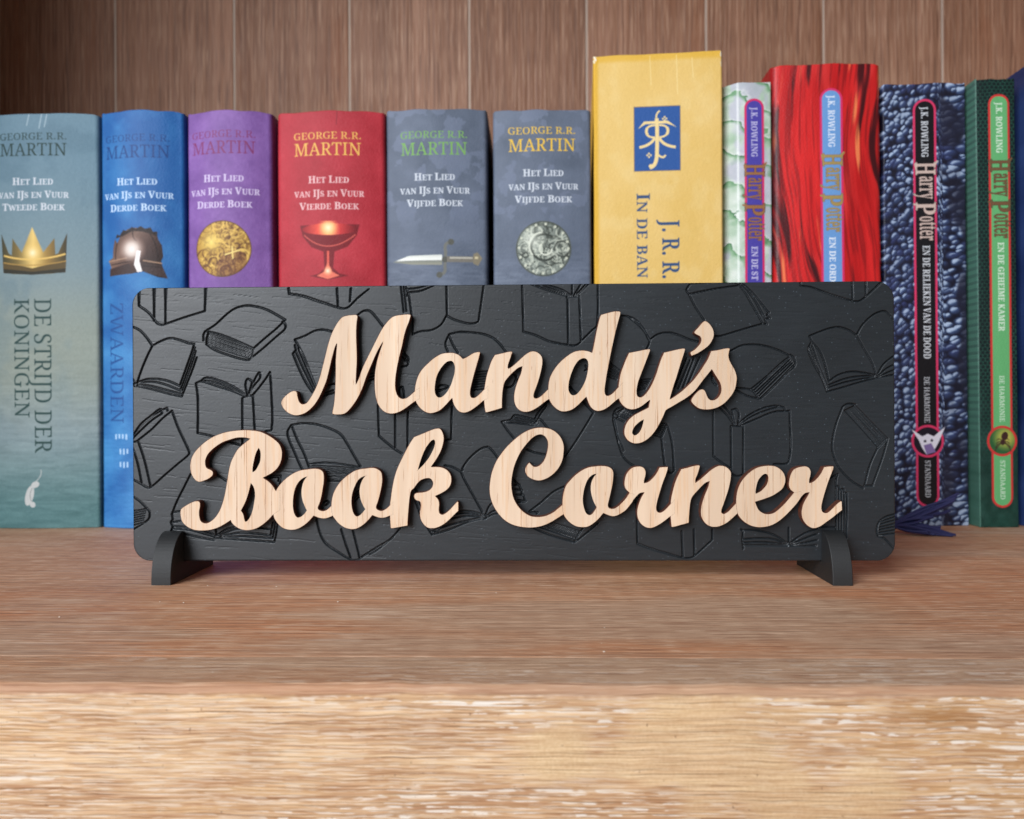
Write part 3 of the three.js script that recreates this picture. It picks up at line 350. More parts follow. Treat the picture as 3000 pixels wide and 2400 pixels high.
  for (let j = 0; j < NY; j++) rimPts.push([pos[(j * NX + NX - 1) * 3], rows[j]]);
  for (let j = NY - 1; j >= 0; j--) rimPts.push([pos[j * NX * 3], rows[j]]);
  const wp = [], wu = [], wi = [], n = rimPts.length;
  for (let k = 0; k <= n; k++) { const [x, y] = rimPts[k % n]; wp.push(x, y, -0.0003, x, y, -T); wu.push(x, y, x, y + T); }
  for (let k = 0; k < n; k++) { const a = k * 2; wi.push(a, a + 1, a + 2, a + 1, a + 3, a + 2); }
  const edge = new THREE.BufferGeometry(); edge.setAttribute('position', new THREE.Float32BufferAttribute(wp, 3)); edge.setAttribute('uv', new THREE.Float32BufferAttribute(wu, 2)); edge.setIndex(wi); edge.computeVertexNormals();
  const back = new THREE.ShapeGeometry(new THREE.Shape(rimPts.map(([x, y]) => new THREE.Vector2(x, y)))); back.translate(0, 0, -T);
  const bi = back.index.array; for (let k = 0; k < bi.length; k += 3) { const t = bi[k]; bi[k] = bi[k + 1]; bi[k + 1] = t; }
  back.computeVertexNormals();
  const paintTex = dataMap(1024, 512, (u, v) => { const s = fbm(u * 60, v * 300, 3), t = fbm(u * 8, v * 6, 3); let b = 38 + 8 * (s - 0.5) + 10 * (t - 0.5); if (noise(u * 1000, v * 480) > 0.978) b += 26; if (hash(Math.floor(u * 1024), Math.floor(v * 512)) > 0.9985) b += 70; return [b * 0.88, b, b * 1.1]; });
  const roughTex = dataMap(1024, 512, (u, v) => grey(0.43 + 0.08 * (fbm(u * 40, v * 240, 3) - 0.5)), false);
  const black = new THREE.MeshPhysicalMaterial({ map: laid(paintTex, -0.12, 0, 0.24, 0.1), roughnessMap: laid(roughTex, -0.12, 0, 0.24, 0.1), roughness: 1 });
  part('board', mergeGeometries([face, edge, back]), black, sign, 'black painted board engraved with outlines of books');

  // wooden letters
  const maple = (u, v) => {
    const x = u * 0.24, y = v * 0.12, wx = x + 0.0012 * (fbm(y * 22, x * 30, 2) - 0.5);
    let k = mix3([209, 182, 155], [223, 199, 173], clamp(0.5 + 1.6 * (fbm(wx * 420, y * 14, 3) - 0.5)));
    k = mix3(k, [214, 170, 128], 0.35 * step(0.55, 0.75, fbm(wx * 1800, y * 70, 2)));
    const tone = 0.93 + 0.14 * fbm(wx * 60 + 9, y * 9 + 2, 3); return [k[0] * tone, k[1] * tone, k[2] * tone];
  };
  const mt = dataMap(2048, 1024, maple);
  { const d = mt.image.data, w = 2048, h = 1024;                                   // short brown pores and a few long rings
    const mark = (x, y, f) => { x = Math.round(x); y = Math.round(y); if (x < 0 || y < 0 || x >= w || y >= h) return; const o = (y * w + x) * 4; d[o] *= 1 - 0.30 * f; d[o + 1] *= 1 - 0.44 * f; d[o + 2] *= 1 - 0.54 * f; };
    for (let k = 0; k < 620; k++) { const x = rr(0, w), y = rr(0, h), l = rr(12, 90), f = rr(0.4, 1); for (let t = 0; t < l; t++) mark(x + t * rr(0.02, 0.04), y + t, f * Math.sin(Math.PI * t / l)); }
    for (let k = 0; k < 150; k++) { const x = rr(0, w), y = rr(0, h), l = rr(120, 420), f = rr(0.5, 1), s = rr(-0.01, 0.03); for (let t = 0; t < l; t++) { const e = f * Math.sin(Math.PI * t / l) * (0.6 + 0.4 * noise(t * 0.1, k)); mark(x + t * s, y + t, e); mark(x + t * s + 1, y + t, e * 0.8); } }
  }
  const front = new THREE.MeshStandardMaterial({ map: laid(mt, -0.12, 0, 0.24, 0.12), roughness: 0.6 });
  const charTex = dataMap(256, 64, (u, v) => { const n = fbm(u * 60, v * 5, 3); return mix3([58, 27, 15], [112, 58, 34], n); });
  charTex.wrapS = charTex.wrapT = THREE.RepeatWrapping; charTex.repeat.set(30, 300);
  const burnt = new THREE.MeshStandardMaterial({ map: charTex, roughness: 0.75 });
  const TL = 0.0030;
  const names = { first: "pale wooden script lettering of the upper line", second: 'pale wooden script lettering, first word of the lower line', third: 'pale wooden script lettering, last word of the lower line' };
  let kk = 0;
  for (const word of ['first', 'second', 'third']) {
    const w = new THREE.Group(); w.name = 'word'; w.userData.label = names[word]; sign.add(w);
    for (const [, f, out, ...holes] of LETTERS[word]) {
      const z = Z_BOARD + TL, loc = (v) => new THREE.Vector2(v.x - signBase.x, v.y);
      const s = new THREE.Shape(outline(out, f, z).map(loc));
      for (const h of holes) s.holes.push(new THREE.Path(outline(h, f, z).map(loc)));
      const b = 0.00015, th = TL - 0.000035 * (kk++ % 3);
      const g = new THREE.ExtrudeGeometry(s, { depth: th - b, bevelEnabled: true, bevelSize: b, bevelOffset: -b, bevelThickness: b, bevelSegments: 1, curveSegments: 1 });
      g.translate(0, 0, 0.00006);
      part('letter', g, [front, burnt], w);
    }
  }
  // feet: quarter arch in front of the board, longer arch behind it, with a slot for the board
  const zf = Z_FOOT - Z_BOARD, top = 0.0152, prof = new THREE.Shape();
  prof.moveTo(zf, 0); prof.lineTo(zf, 0.001);
  for (let k = 1; k <= 16; k++) { const a = k / 16 * Math.PI / 2; prof.lineTo(0.0004 + (zf - 0.0004) * Math.cos(a), 0.001 + (top - 0.001) * Math.sin(a)); }
  prof.lineTo(0.0001, y0 - 0.0002); prof.lineTo(-T - 0.0001, y0 - 0.0002); prof.lineTo(-T - 0.0001, top);
  for (let k = 1; k <= 16; k++) { const a = k / 16 * Math.PI / 2; prof.lineTo(-T - 0.0001 - 0.0195 * Math.sin(a), 0.001 + (top - 0.001) * Math.cos(a)); }
  prof.lineTo(-T - 0.0196, 0); prof.closePath();
  const layerTex = dataMap(16, 512, (u, v) => { const s = 0.5 + 0.5 * Math.sin(v * 512 * 0.8); return grey(0.4 + 0.5 * s); }, false); layerTex.repeat.set(50, 60);
  const plastic = new THREE.MeshStandardMaterial({ color: new THREE.Color(0.011, 0.0125, 0.0135), roughness: 0.56, bumpMap: layerTex, bumpScale: 0.00006 });
  for (const [l, r, lab] of [[442, 500, 'black plastic foot under the left end of the board'], [2440, 2500, 'black plastic foot under the right end of the board']]) {
    const xa = at(l, 1715, Z_FOOT).x - signBase.x, xb = at(r, 1715, Z_FOOT).x - signBase.x, c2 = 0.00025;
    const g = new THREE.ExtrudeGeometry(prof, { depth: xb - xa - 2 * c2, bevelEnabled: true, bevelSize: c2, bevelOffset: -c2, bevelThickness: c2, bevelSegments: 2, curveSegments: 1 });
    g.translate(0, 0, c2); g.rotateY(-Math.PI / 2);                              // profile x -> +z, extrusion -> -x
    g.scale(1, 1, 1); g.translate(xb, 0.00002, 0);
    part('foot', g, plastic, sign, lab);
  }
}

// ------------------------------------------------------------------ books
// cover: outer skin of a book (left board, spine, right board) as a bent sheet with thickness; print runs across the spine
function coverGeometry(w, h, depth, bulge, r, t = 0.0014, crease) {
  const outer = [];
  outer.push([-w / 2, -depth]); outer.push([-w / 2, -depth * 0.4]);
  for (let k = 0; k <= 5; k++) { const a = k / 5 * Math.PI / 2; outer.push([-w / 2 + r - r * Math.cos(a), -r + r * Math.sin(a)]); }
  const half = w / 2 - r;
  if (crease !== undefined) {                                                  // a spine broken along one fold
    const cx = -w / 2 + crease * w; outer.length = 2; outer.push([-w / 2, -0.0062], [-w / 2 + 0.0006, -0.0052]); for (const e of [-0.0008, 0, 0.0008]) outer.push([cx + e, e < 0 ? -0.0003 : e ? 0.0001 : 0]);
  }
  for (let k = 1; k < 16; k++) { const x = -half + 2 * half * k / 16; if (crease !== undefined && x < -w / 2 + crease * w + 0.0015) continue; outer.push([x, bulge * (1 - (x / half) ** 2)]); }
  for (let k = 0; k <= 5; k++) { const a = Math.PI / 2 * (1 - k / 5); outer.push([w / 2 - r + r * Math.cos(a), -r + r * Math.sin(a)]); }
  outer.push([w / 2, -depth * 0.4]); outer.push([w / 2, -depth]);
  const n = outer.length, nrm = outer.map((p, i) => { const a = outer[Math.max(0, i - 1)], b = outer[Math.min(n - 1, i + 1)], dx = b[0] - a[0], dz = b[1] - a[1], l = Math.hypot(dx, dz) || 1; return [-dz / l, dx / l]; });
  const e = 0.0005, rings = [[0.0004, e], [0, 0], [0, 0]].map(() => 0);
  const pos = [], uv = [], idx = [];
  // rows: bottom lip in, bottom, several wall rows, top, top lip in; then the inner skin
  const rowsY = [[0.0, e], [e * 0.3, e * 0.3], [e, 0]]; for (let k = 1; k < 12; k++) rowsY.push([h * k / 12, 0]); rowsY.push([h - e, 0], [h - e * 0.3, e * 0.3], [h, e], [h, t], [h - 0.004, t], [0.004, t], [0, t]);
  const m = rowsY.length;
  for (let j = 0; j < m; j++) for (let i = 0; i < n; i++) {
    const [y, inn] = rowsY[j], wob = j < m - 4 ? 0.00025 * (noise(i * 0.4 + w * 900, y * 70) - 0.5) : 0, dip = (y > h - 0.002 ? -0.0007 * noise(i * 0.35 + w * 500, 3.1) : 0);
    pos.push(outer[i][0] - nrm[i][0] * (inn - wob), y + dip, outer[i][1] - nrm[i][1] * (inn - wob));
    uv.push(clamp(outer[i][0] / w + 0.5, 0.004, 0.996), y / h);
  }
  for (let j = 0; j < m; j++) for (let i = 0; i < n - 1; i++) { const a = j * n + i, b = ((j + 1) % m) * n + i; idx.push(a, a + 1, b, b, a + 1, b + 1); }
  const g = new THREE.BufferGeometry(); g.setAttribute('position', new THREE.Float32BufferAttribute(pos, 3)); g.setAttribute('uv', new THREE.Float32BufferAttribute(uv, 2)); g.setIndex(idx); g.computeVertexNormals();
  return g;
}
const pageTex = dataMap(256, 64, (u, v) => { const k = 206 + 22 * (noise(u * 200, v * 2) - 0.5); return [k, k * 0.95, k * 0.84]; });
pageTex.repeat.set(20, 1);
const pageMat = new THREE.MeshStandardMaterial({ map: pageTex, roughness: 0.9 });
const bumpPaper = dataMap(512, 512, (u, v) => grey(0.5 + 0.5 * (fbm(u * 60, v * 60, 4) - 0.5)), false);

// xl, xr, yt: edges of the spine in photograph pixels; print(c) draws in those pixels
function book({ name = 'book', label, xl, xr, yt, z = Z_SPINE, depth = 0.13, bulge = 0.002, r = 0.0018, rough = 0.5, lean = 0, turn = 0, crease, group, ground, print, bump = 0.0002, thick = 0.0014 }) {
  const ym = (yt + 1548) / 2, a = at(xl, ym, z), b = at(xr, ym, z), w = b.x - a.x, h = at((xl + xr) / 2, yt, z).y;
  const t = thing(name, label, 'book', [(a.x + b.x) / 2, 0, z], group);
  t.rotation.z = lean; t.rotation.y = turn;
  const pw = xr - xl, ph = 1548 - yt, k = 1.25, cw = Math.round(pw * k), chh = Math.round(ph * k);
  const cv = document.createElement('canvas'); cv.width = cw; cv.height = chh; const c = cv.getContext('2d');
  const im = new ImageData(cw, chh);
  for (let j = 0; j < chh; j++) for (let i = 0; i < cw; i++) { const q = ground(i / k, j / k, i / cw, j / chh), o = (j * cw + i) * 4; im.data[o] = clamp(q[0], 0, 255); im.data[o + 1] = clamp(q[1], 0, 255); im.data[o + 2] = clamp(q[2], 0, 255); im.data[o + 3] = 255; }
  c.putImageData(im, 0, 0);
  c.setTransform(k, 0, 0, k, -xl * k, -yt * k);
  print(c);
  c.setTransform(1, 0, 0, 1, 0, 0);
  const tex = new THREE.CanvasTexture(cv); tex.colorSpace = THREE.SRGBColorSpace; tex.magFilter = THREE.LinearFilter;
  const bt = bumpPaper.clone(); bt.wrapS = bt.wrapT = THREE.RepeatWrapping; bt.repeat.set(w / 0.03, h / 0.03); bt.needsUpdate = true;
  const mat = new THREE.MeshPhysicalMaterial({ map: tex, roughness: rough + 0.12, specularIntensity: 0.6, bumpMap: bt, bumpScale: bump });
  part('cover', coverGeometry(w, h, depth, bulge, r, thick, crease), mat, t);
  const pb = new THREE.BoxGeometry(w - 2 * thick - 0.0006, h - 0.0075, depth - 0.012); metreUV(pb); pb.translate(0, h / 2 - 0.0005, -depth / 2 - 0.002);
  part('page_block', pb, pageMat, t);
  return t;
}
// type: fit a line of print to a width; small capitals when caps is set
function type(c, text, cx, base, width, cap, color, { font = 'serif', weight = '', caps = false, blur = 0, stroke } = {}) {
  const runs = [...text].map((ch) => [caps && ch === ch.toLowerCase() && ch !== ch.toUpperCase() ? ch.toUpperCase() : ch, caps && ch === ch.toLowerCase() && ch !== ch.toUpperCase() ? 0.78 : 1]);
  const size = cap / 0.71, set = (s) => { c.font = `${weight} ${(size * s).toFixed(2)}px ${font}`; };
  let total = 0; const adv = runs.map(([ch, s]) => { set(s); const a = c.measureText(ch).width; total += a; return a; });
  c.save(); c.translate(cx, base); c.scale(width / total, 1); c.fillStyle = color; c.textAlign = 'left'; c.textBaseline = 'alphabetic';
  let x = -total / 2;
  runs.forEach(([ch, s], i) => { set(s); if (stroke) { c.strokeStyle = stroke; c.lineWidth = 3; c.strokeText(ch, x, 0); } c.fillText(ch, x, 0); x += adv[i]; });
  c.restore();
}
// a line of print that reads downwards, from y0 to y1, its baseline on the left at xb
function down(c, text, xb, y0, y1, cap, color, opt) { c.save(); c.translate(xb, (y0 + y1) / 2); c.rotate(Math.PI / 2); type(c, text, 0, 0, y1 - y0, cap, color, opt); c.restore(); }
const path = (c, pts) => { c.beginPath(); pts.forEach(([x, y], i) => (i ? c.lineTo(x, y) : c.moveTo(x, y))); c.closePath(); };
const rad = (c, x, y, r, stops) => { const g = c.createRadialGradient(x, y, 0, x, y, r); stops.forEach(([t, col]) => g.addColorStop(t, col)); return g; };
function author(c, cx, yGeorge, yMartin, color, w = 198) { type(c, 'GEORGE R.R.', cx, yGeorge + 10.5, w, 21, color); c.fillStyle = color; type(c, 'MARTIN', cx, yMartin + 18, w - 2, 36, color); }
function series(c, cx, ys, last, lw, color = 'rgb(208,214,222)') {
  type(c, 'Het Lied', cx, ys[0] + 10, 120, 21, color, { caps: true, weight: 'bold' });
  type(c, 'van IJs en Vuur', cx, ys[1] + 10, 204, 21, color, { caps: true, weight: 'bold' });
  type(c, last, cx, ys[2] + 10, lw, 21, color, { caps: true, weight: 'bold' });
}
const mottled = (base, alt, amt = 0.6, sc = 1) => (x, y) => { const n = fbm(x * 0.02 * sc + base[0], y * 0.02 * sc, 4), f = fbm(x * 0.12 + 9, y * 0.12, 2); let q = mix3(base, alt, clamp(0.5 + amt * 2.2 * (n - 0.5))); const d = 10 * (f - 0.5); return [q[0] + d, q[1] + d, q[2] + d]; };
const GROUP = undefined;

// 1 grey green: crown
book({
  label: 'grey green hardback with a gold crown on its spine, leftmost of the row', xl: -78, xr: 290, yt: 336, bulge: 0.0028, rough: 0.5,
  ground: (x, y, u, v) => { const n = fbm(x * 0.012, y * 0.012, 4), wv = fbm(x * 0.02 + 4 * fbm(x * 0.01, y * 0.03, 2), y * 0.11, 3); let q = mix3([104, 134, 150], [128, 146, 150], step(0.05, 0.5, v)); q = mix3(q, [140, 150, 140], step(0.35, 0.55, v) * (1 - step(0.6, 0.8, v)) * 0.9); q = mix3(q, [78, 116, 118], step(0.74, 0.98, v)); q = mix3(q, [86, 116, 132], 0.5 * step(0.45, 0.7, n) * (1 - v)); const d = 34 * (wv - 0.5) * step(0.4, 0.9, v) + 8 * (fbm(x * 0.2, y * 0.2, 2) - 0.5); return [q[0] + d, q[1] + d, q[2] + d]; },
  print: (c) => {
    author(c, 108, 404, 444, 'rgb(28,54,50)', 198); series(c, 108, [537, 575, 611], 'Tweede Boek', 182);
    c.strokeStyle = 'rgba(190,205,214,0.6)'; c.lineWidth = 3; for (const [x, h] of [[92, 36], [128, 44], [143, 40]]) { c.beginPath(); c.moveTo(x + 8, 337); c.lineTo(x, 337 + h); c.stroke(); }
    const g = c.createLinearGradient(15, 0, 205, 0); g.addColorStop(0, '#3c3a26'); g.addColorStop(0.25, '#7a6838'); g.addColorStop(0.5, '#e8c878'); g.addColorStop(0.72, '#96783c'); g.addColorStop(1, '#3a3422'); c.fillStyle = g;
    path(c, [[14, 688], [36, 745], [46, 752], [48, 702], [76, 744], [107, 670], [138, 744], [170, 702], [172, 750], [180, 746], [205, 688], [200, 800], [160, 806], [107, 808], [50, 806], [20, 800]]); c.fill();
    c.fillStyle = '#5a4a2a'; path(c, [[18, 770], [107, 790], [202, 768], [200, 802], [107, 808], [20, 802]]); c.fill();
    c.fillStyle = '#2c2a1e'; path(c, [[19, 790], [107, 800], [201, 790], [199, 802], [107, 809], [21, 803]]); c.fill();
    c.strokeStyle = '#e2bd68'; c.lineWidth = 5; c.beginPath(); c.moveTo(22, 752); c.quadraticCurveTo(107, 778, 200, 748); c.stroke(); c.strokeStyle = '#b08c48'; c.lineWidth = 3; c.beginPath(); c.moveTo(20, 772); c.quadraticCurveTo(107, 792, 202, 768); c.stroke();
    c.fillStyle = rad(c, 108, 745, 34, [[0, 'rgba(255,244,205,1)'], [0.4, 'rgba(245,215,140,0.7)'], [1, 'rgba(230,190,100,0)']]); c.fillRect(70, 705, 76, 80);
    down(c, 'DE STRIJD DER', 112, 876, 1328, 48, 'rgb(30,62,60)'); down(c, 'KONINGEN', 53, 876, 1226, 44, 'rgb(30,62,60)');
    c.fillStyle = '#b9bdbc'; c.beginPath(); c.ellipse(95, 1452, 12, 30, 0.25, 0, 7); c.fill(); c.beginPath(); c.ellipse(112, 1420, 12, 9, -0.4, 0, 7); c.fill(); c.beginPath(); c.ellipse(104, 1478, 8, 9, -0.6, 0, 7); c.fill();
    c.strokeStyle = '#a9b0b0'; c.lineWidth = 2.5; c.beginPath(); c.moveTo(112, 1412); c.quadraticCurveTo(134, 1395, 128, 1376); c.stroke(); c.strokeStyle = '#6d7674'; c.lineWidth = 1.5; c.beginPath(); c.moveTo(104, 1430); c.quadraticCurveTo(92, 1445, 100, 1468); c.stroke();
  },
});
// 2 blue: helmet
book({
  label: 'bright blue hardback with a brown helmet on its spine, second from the left', xl: 296, xr: 541, yt: 328, bulge: 0.0034, r: 0.0022, rough: 0.42,
  ground: (x, y, u, v) => { const n = fbm(x * 0.014 + 7, y * 0.014, 4); let q = mix3([28, 90, 154], [62, 130, 186], clamp(0.4 + 1.6 * (n - 0.5) + 0.7 * (v - 0.4))); const d = 22 * (fbm(x * 0.03 + 3 * fbm(x * 0.02, y * 0.05, 2), y * 0.14, 3) - 0.5) * step(0.5, 0.9, v); return [q[0] + d, q[1] + d, q[2] + d]; },
  print: (c) => {
    author(c, 409, 410, 450, 'rgb(14,58,116)', 194); series(c, 411, [538, 577, 614], 'Derde Boek', 166, 'rgb(190,212,236)');
    const g = c.createLinearGradient(330, 680, 480, 800); g.addColorStop(0, '#46322c'); g.addColorStop(0.35, '#755c50'); g.addColorStop(0.6, '#46302a'); g.addColorStop(1, '#1e1414'); c.fillStyle = g;
    path(c, [[322, 765], [336, 758], [338, 730], [344, 702], [352, 716], [366, 690], [386, 676], [410, 672], [420, 676], [434, 674], [444, 680], [456, 682], [462, 692], [470, 696], [472, 706], [482, 724], [485, 756], [480, 770], [486, 800], [497, 820], [470, 816], [430, 800], [396, 806], [366, 808], [326, 810], [330, 785]]); c.fill();
    c.fillStyle = '#3a2a28'; path(c, [[326, 790], [390, 776], [400, 804], [366, 808], [326, 811]]); c.fill(); path(c, [[424, 776], [482, 782], [497, 820], [430, 800]]); c.fill();
    c.strokeStyle = '#9a7c66'; c.lineWidth = 4; c.beginPath(); c.moveTo(322, 768); c.lineTo(384, 760); c.moveTo(430, 768); c.lineTo(482, 776); c.stroke();
    c.strokeStyle = 'rgba(30,18,16,0.85)'; c.lineWidth = 3; c.beginPath(); c.moveTo(402, 676); c.quadraticCurveTo(396, 700, 412, 712); c.moveTo(444, 682); c.quadraticCurveTo(470, 716, 472, 764); c.moveTo(352, 716); c.quadraticCurveTo(344, 740, 346, 764); c.moveTo(330, 778); c.lineTo(396, 770); c.moveTo(430, 784); c.lineTo(482, 788); c.stroke(); c.fillStyle = '#241816'; path(c, [[346, 702], [352, 690], [360, 694], [372, 678], [382, 682], [398, 670], [410, 676], [424, 668], [436, 676], [452, 672], [458, 684], [470, 684], [470, 698], [456, 692], [430, 684], [400, 682], [370, 696]]); c.fill();
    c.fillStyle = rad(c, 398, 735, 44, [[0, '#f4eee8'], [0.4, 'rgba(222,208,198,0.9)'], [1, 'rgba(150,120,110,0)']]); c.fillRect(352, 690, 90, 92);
    c.fillStyle = '#ece6e4'; path(c, [[412, 738], [424, 740], [420, 770], [428, 800], [414, 802], [404, 780]]); c.fill();
    down(c, 'ZWAARDEN', 326, 888, 1242, 43, 'rgb(24,72,132)'); for (const [y, w] of [[1281, 40], [1324, 26], [1362, 26]]) { c.fillStyle = 'rgba(200,220,240,0.75)'; for (let k = 0; k < w; k += 11) c.fillRect(378 - w + k + 4, y - 8, 5, rr(12, 18)); }
  },
});
// 3 purple: gold disc
const lump = (c, x, y, r, base, dark, light, n, sd) => { seed = sd; c.save(); c.beginPath(); c.arc(x, y, r, 0, 7); c.clip(); c.fillStyle = base; c.fillRect(x - r, y - r, 2 * r, 2 * r); for (let k = 0; k < n; k++) { const a = rr(0, 7), d = r * Math.sqrt(rnd()), q = rr(r * 0.08, r * 0.28); c.globalAlpha = rr(0.4, 0.85); c.strokeStyle = rnd() < 0.5 ? dark : light; c.lineWidth = rr(2, 6); c.beginPath(); c.arc(x + d * Math.cos(a), y + d * Math.sin(a), q, rr(0, 6), rr(0, 6) + 2.4); c.stroke(); } c.globalAlpha = 1; c.restore(); };
book({
  label: 'purple hardback with a gold disc on its spine, between the blue and the red hardback', xl: 549, xr: 799, yt: 329, bulge: 0.0036, r: 0.0026, rough: 0.45,
  ground: mottled([112, 76, 142], [134, 96, 164], 0.7),
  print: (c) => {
    author(c, 661, 399, 438, 'rgb(122,48,96)', 192); series(c, 664, [528, 567, 604], 'Derde Boek', 164, 'rgb(206,192,222)');
    lump(c, 661, 734, 82, '#a8823e', '#5a3a22', '#e2bc62', 150, 31);
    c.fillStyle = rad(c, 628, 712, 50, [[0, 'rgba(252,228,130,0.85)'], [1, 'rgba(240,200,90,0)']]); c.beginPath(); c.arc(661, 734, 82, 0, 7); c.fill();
    c.fillStyle = 'rgba(96,52,40,0.45)'; c.beginPath(); c.ellipse(688, 776, 46, 34, -0.6, 0, 7); c.fill(); c.strokeStyle = '#ecd27e'; c.lineWidth = 4; c.beginPath(); c.moveTo(668, 752); c.lineTo(712, 738); c.moveTo(690, 728); c.lineTo(692, 764); c.stroke(); c.strokeStyle = 'rgba(88,58,30,0.8)'; c.lineWidth = 3; c.beginPath(); c.arc(661, 734, 81, 0, 7); c.stroke();
  },
});
// 4 red: chalice
book({
  label: 'red hardback with a shining chalice on its spine', xl: 814, xr: 1131, yt: 328, bulge: 0.0030, r: 0.0024, rough: 0.45,
  ground: (x, y, u, v) => { const n = fbm(x * 0.012 + 3, y * 0.012 + 8, 4); let q = mix3([160, 34, 46], [186, 52, 64], clamp(0.5 + 1.6 * (n - 0.5))); const d = 8 * (fbm(x * 0.2, y * 0.2, 2) - 0.5); return [q[0] + d, q[1] + d, q[2] + d]; },
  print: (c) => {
    author(c, 965, 403, 443, 'rgb(226,178,86)', 200); series(c, 969, [532, 572, 609], 'Vierde Boek', 174, 'rgb(228,186,186)');
    c.fillStyle = 'rgba(110,14,24,0.9)'; path(c, [[884, 664], [1058, 662], [1050, 694], [1024, 728], [986, 742], [982, 790], [1000, 806], [1028, 812], [966, 824], [912, 812], [940, 806], [956, 790], [954, 742], [918, 728], [892, 696]]); c.fill();
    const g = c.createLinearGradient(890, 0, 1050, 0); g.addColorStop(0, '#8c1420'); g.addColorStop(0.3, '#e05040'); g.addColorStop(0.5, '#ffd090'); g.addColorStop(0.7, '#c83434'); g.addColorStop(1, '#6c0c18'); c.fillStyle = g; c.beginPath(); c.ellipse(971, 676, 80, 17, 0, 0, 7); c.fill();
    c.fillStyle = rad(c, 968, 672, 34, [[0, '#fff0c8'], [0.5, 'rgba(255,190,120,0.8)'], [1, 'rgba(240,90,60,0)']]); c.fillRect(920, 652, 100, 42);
    c.strokeStyle = '#dc5c4c'; c.lineWidth = 6; c.beginPath(); c.moveTo(967, 740); c.lineTo(967, 800); c.stroke(); c.fillStyle = '#e0705a'; path(c, [[966, 770], [978, 800], [1000, 812], [966, 822], [934, 812], [956, 800]]); c.fill(); c.fillStyle = rad(c, 966, 798, 16, [[0, '#fff2d8'], [1, 'rgba(255,180,110,0)']]); c.fillRect(948, 780, 36, 34);
    c.strokeStyle = 'rgba(240,120,100,0.7)'; c.lineWidth = 3; c.beginPath(); c.moveTo(896, 692); c.quadraticCurveTo(966, 760, 1046, 692); c.stroke();
    c.strokeStyle = 'rgba(100,20,30,0.7)'; c.lineWidth = 2; c.beginPath(); c.moveTo(995, 330); c.lineTo(993, 372); c.stroke();
  },
});
// 5 slate: dagger
const slate = (x, y, u, v) => { const n = fbm(x * 0.016 + 21, y * 0.016 + 2, 4), b = step(0.53, 0.58, fbm(x * 0.02 + 50, y * 0.02, 4)); let q = mix3([84, 94, 110], [104, 114, 132], clamp(0.5 + 1.4 * (n - 0.5) + 0.3 * (v - 0.2))); q = mix3(q, [116, 126, 148], 0.5 * b * (1 - step(0.24, 0.3, v))); const d = 26 * (fbm(x * 0.035 + 3 * fbm(x * 0.03, y * 0.06, 2), y * 0.12, 3) - 0.5) * step(0.28, 0.4, v); return [q[0] + d, q[1] + d, q[2] + d]; };
book({
  label: 'slate blue hardback with a dagger on its spine and green author lettering', xl: 1134, xr: 1430, yt: 321, bulge: 0.0022, r: 0.0022, rough: 0.45, ground: slate,
  print: (c) => {
    author(c, 1275, 398, 440, 'rgb(116,168,82)', 198); series(c, 1277, [523, 562, 599], 'Vijfde Boek', 164);
    const g = c.createLinearGradient(0, 745, 0, 785); g.addColorStop(0, '#c8ccc4'); g.addColorStop(0.5, '#eef0ea'); g.addColorStop(0.55, '#7c8078'); g.addColorStop(1, '#a09c88'); c.fillStyle = g; path(c, [[1152, 769], [1200, 752], [1298, 750], [1298, 780], [1210, 778]]); c.fill();
    c.strokeStyle = '#6f706a'; c.lineWidth = 9; c.lineCap = 'round'; c.beginPath(); c.moveTo(1322, 714); c.quadraticCurveTo(1302, 716, 1308, 740); c.lineTo(1306, 785); c.quadraticCurveTo(1310, 806, 1292, 808); c.stroke(); c.fillStyle = '#55564f'; for (const [x, y] of [[1324, 713], [1290, 809], [1306, 764]]) { c.beginPath(); c.arc(x, y, 9, 0, 7); c.fill(); }
    c.fillStyle = '#77736a'; c.fillRect(1312, 755, 82, 17); c.fillStyle = '#b5b2a6'; c.fillRect(1320, 757, 66, 5); c.fillStyle = '#857d6a'; path(c, [[1388, 748], [1400, 742], [1414, 760], [1402, 782], [1388, 776]]); c.fill(); c.fillStyle = '#cabf9a'; c.fillRect(1392, 755, 10, 7);
  },
});
// 6 slate: coin
book({
  label: 'slate blue hardback with a round silver medallion on its spine and yellow author lettering', xl: 1447, xr: 1734, yt: 322, bulge: 0.0016, r: 0.0018, rough: 0.45, ground: (x, y, u, v) => slate(x + 400, y + 33, u, v),
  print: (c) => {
    author(c, 1590, 385, 428, 'rgb(226,184,62)', 200); series(c, 1594, [510, 549, 587], 'Vijfde Boek', 168);
    lump(c, 1594, 732, 81, '#7e867e', '#3c423c', '#c8cebe', 170, 77); c.strokeStyle = '#4a504a'; c.lineWidth = 4; c.beginPath(); c.arc(1594, 732, 79, 0, 7); c.stroke();
    c.strokeStyle = '#3a403a'; c.lineWidth = 7; c.beginPath(); c.arc(1596, 728, 38, 0.8, 5.4); c.stroke(); c.strokeStyle = '#d4d8c8'; c.lineWidth = 5; c.beginPath(); c.arc(1592, 724, 40, 2.4, 4.6); c.stroke(); c.beginPath(); c.arc(1600, 732, 18, 0, 4); c.stroke();
    c.fillStyle = rad(c, 1560, 706, 46, [[0, 'rgba(232,236,222,0.7)'], [1, 'rgba(200,206,190,0)']]); c.beginPath(); c.arc(1594, 732, 80, 0, 7); c.fill(); c.fillStyle = '#c8ccba'; for (let k = 0; k < 16; k++) { c.beginPath(); c.arc(1594 + 72 * Math.cos(k * 0.4), 732 + 72 * Math.sin(k * 0.4), 4, 0, 7); c.fill(); }
  },
});
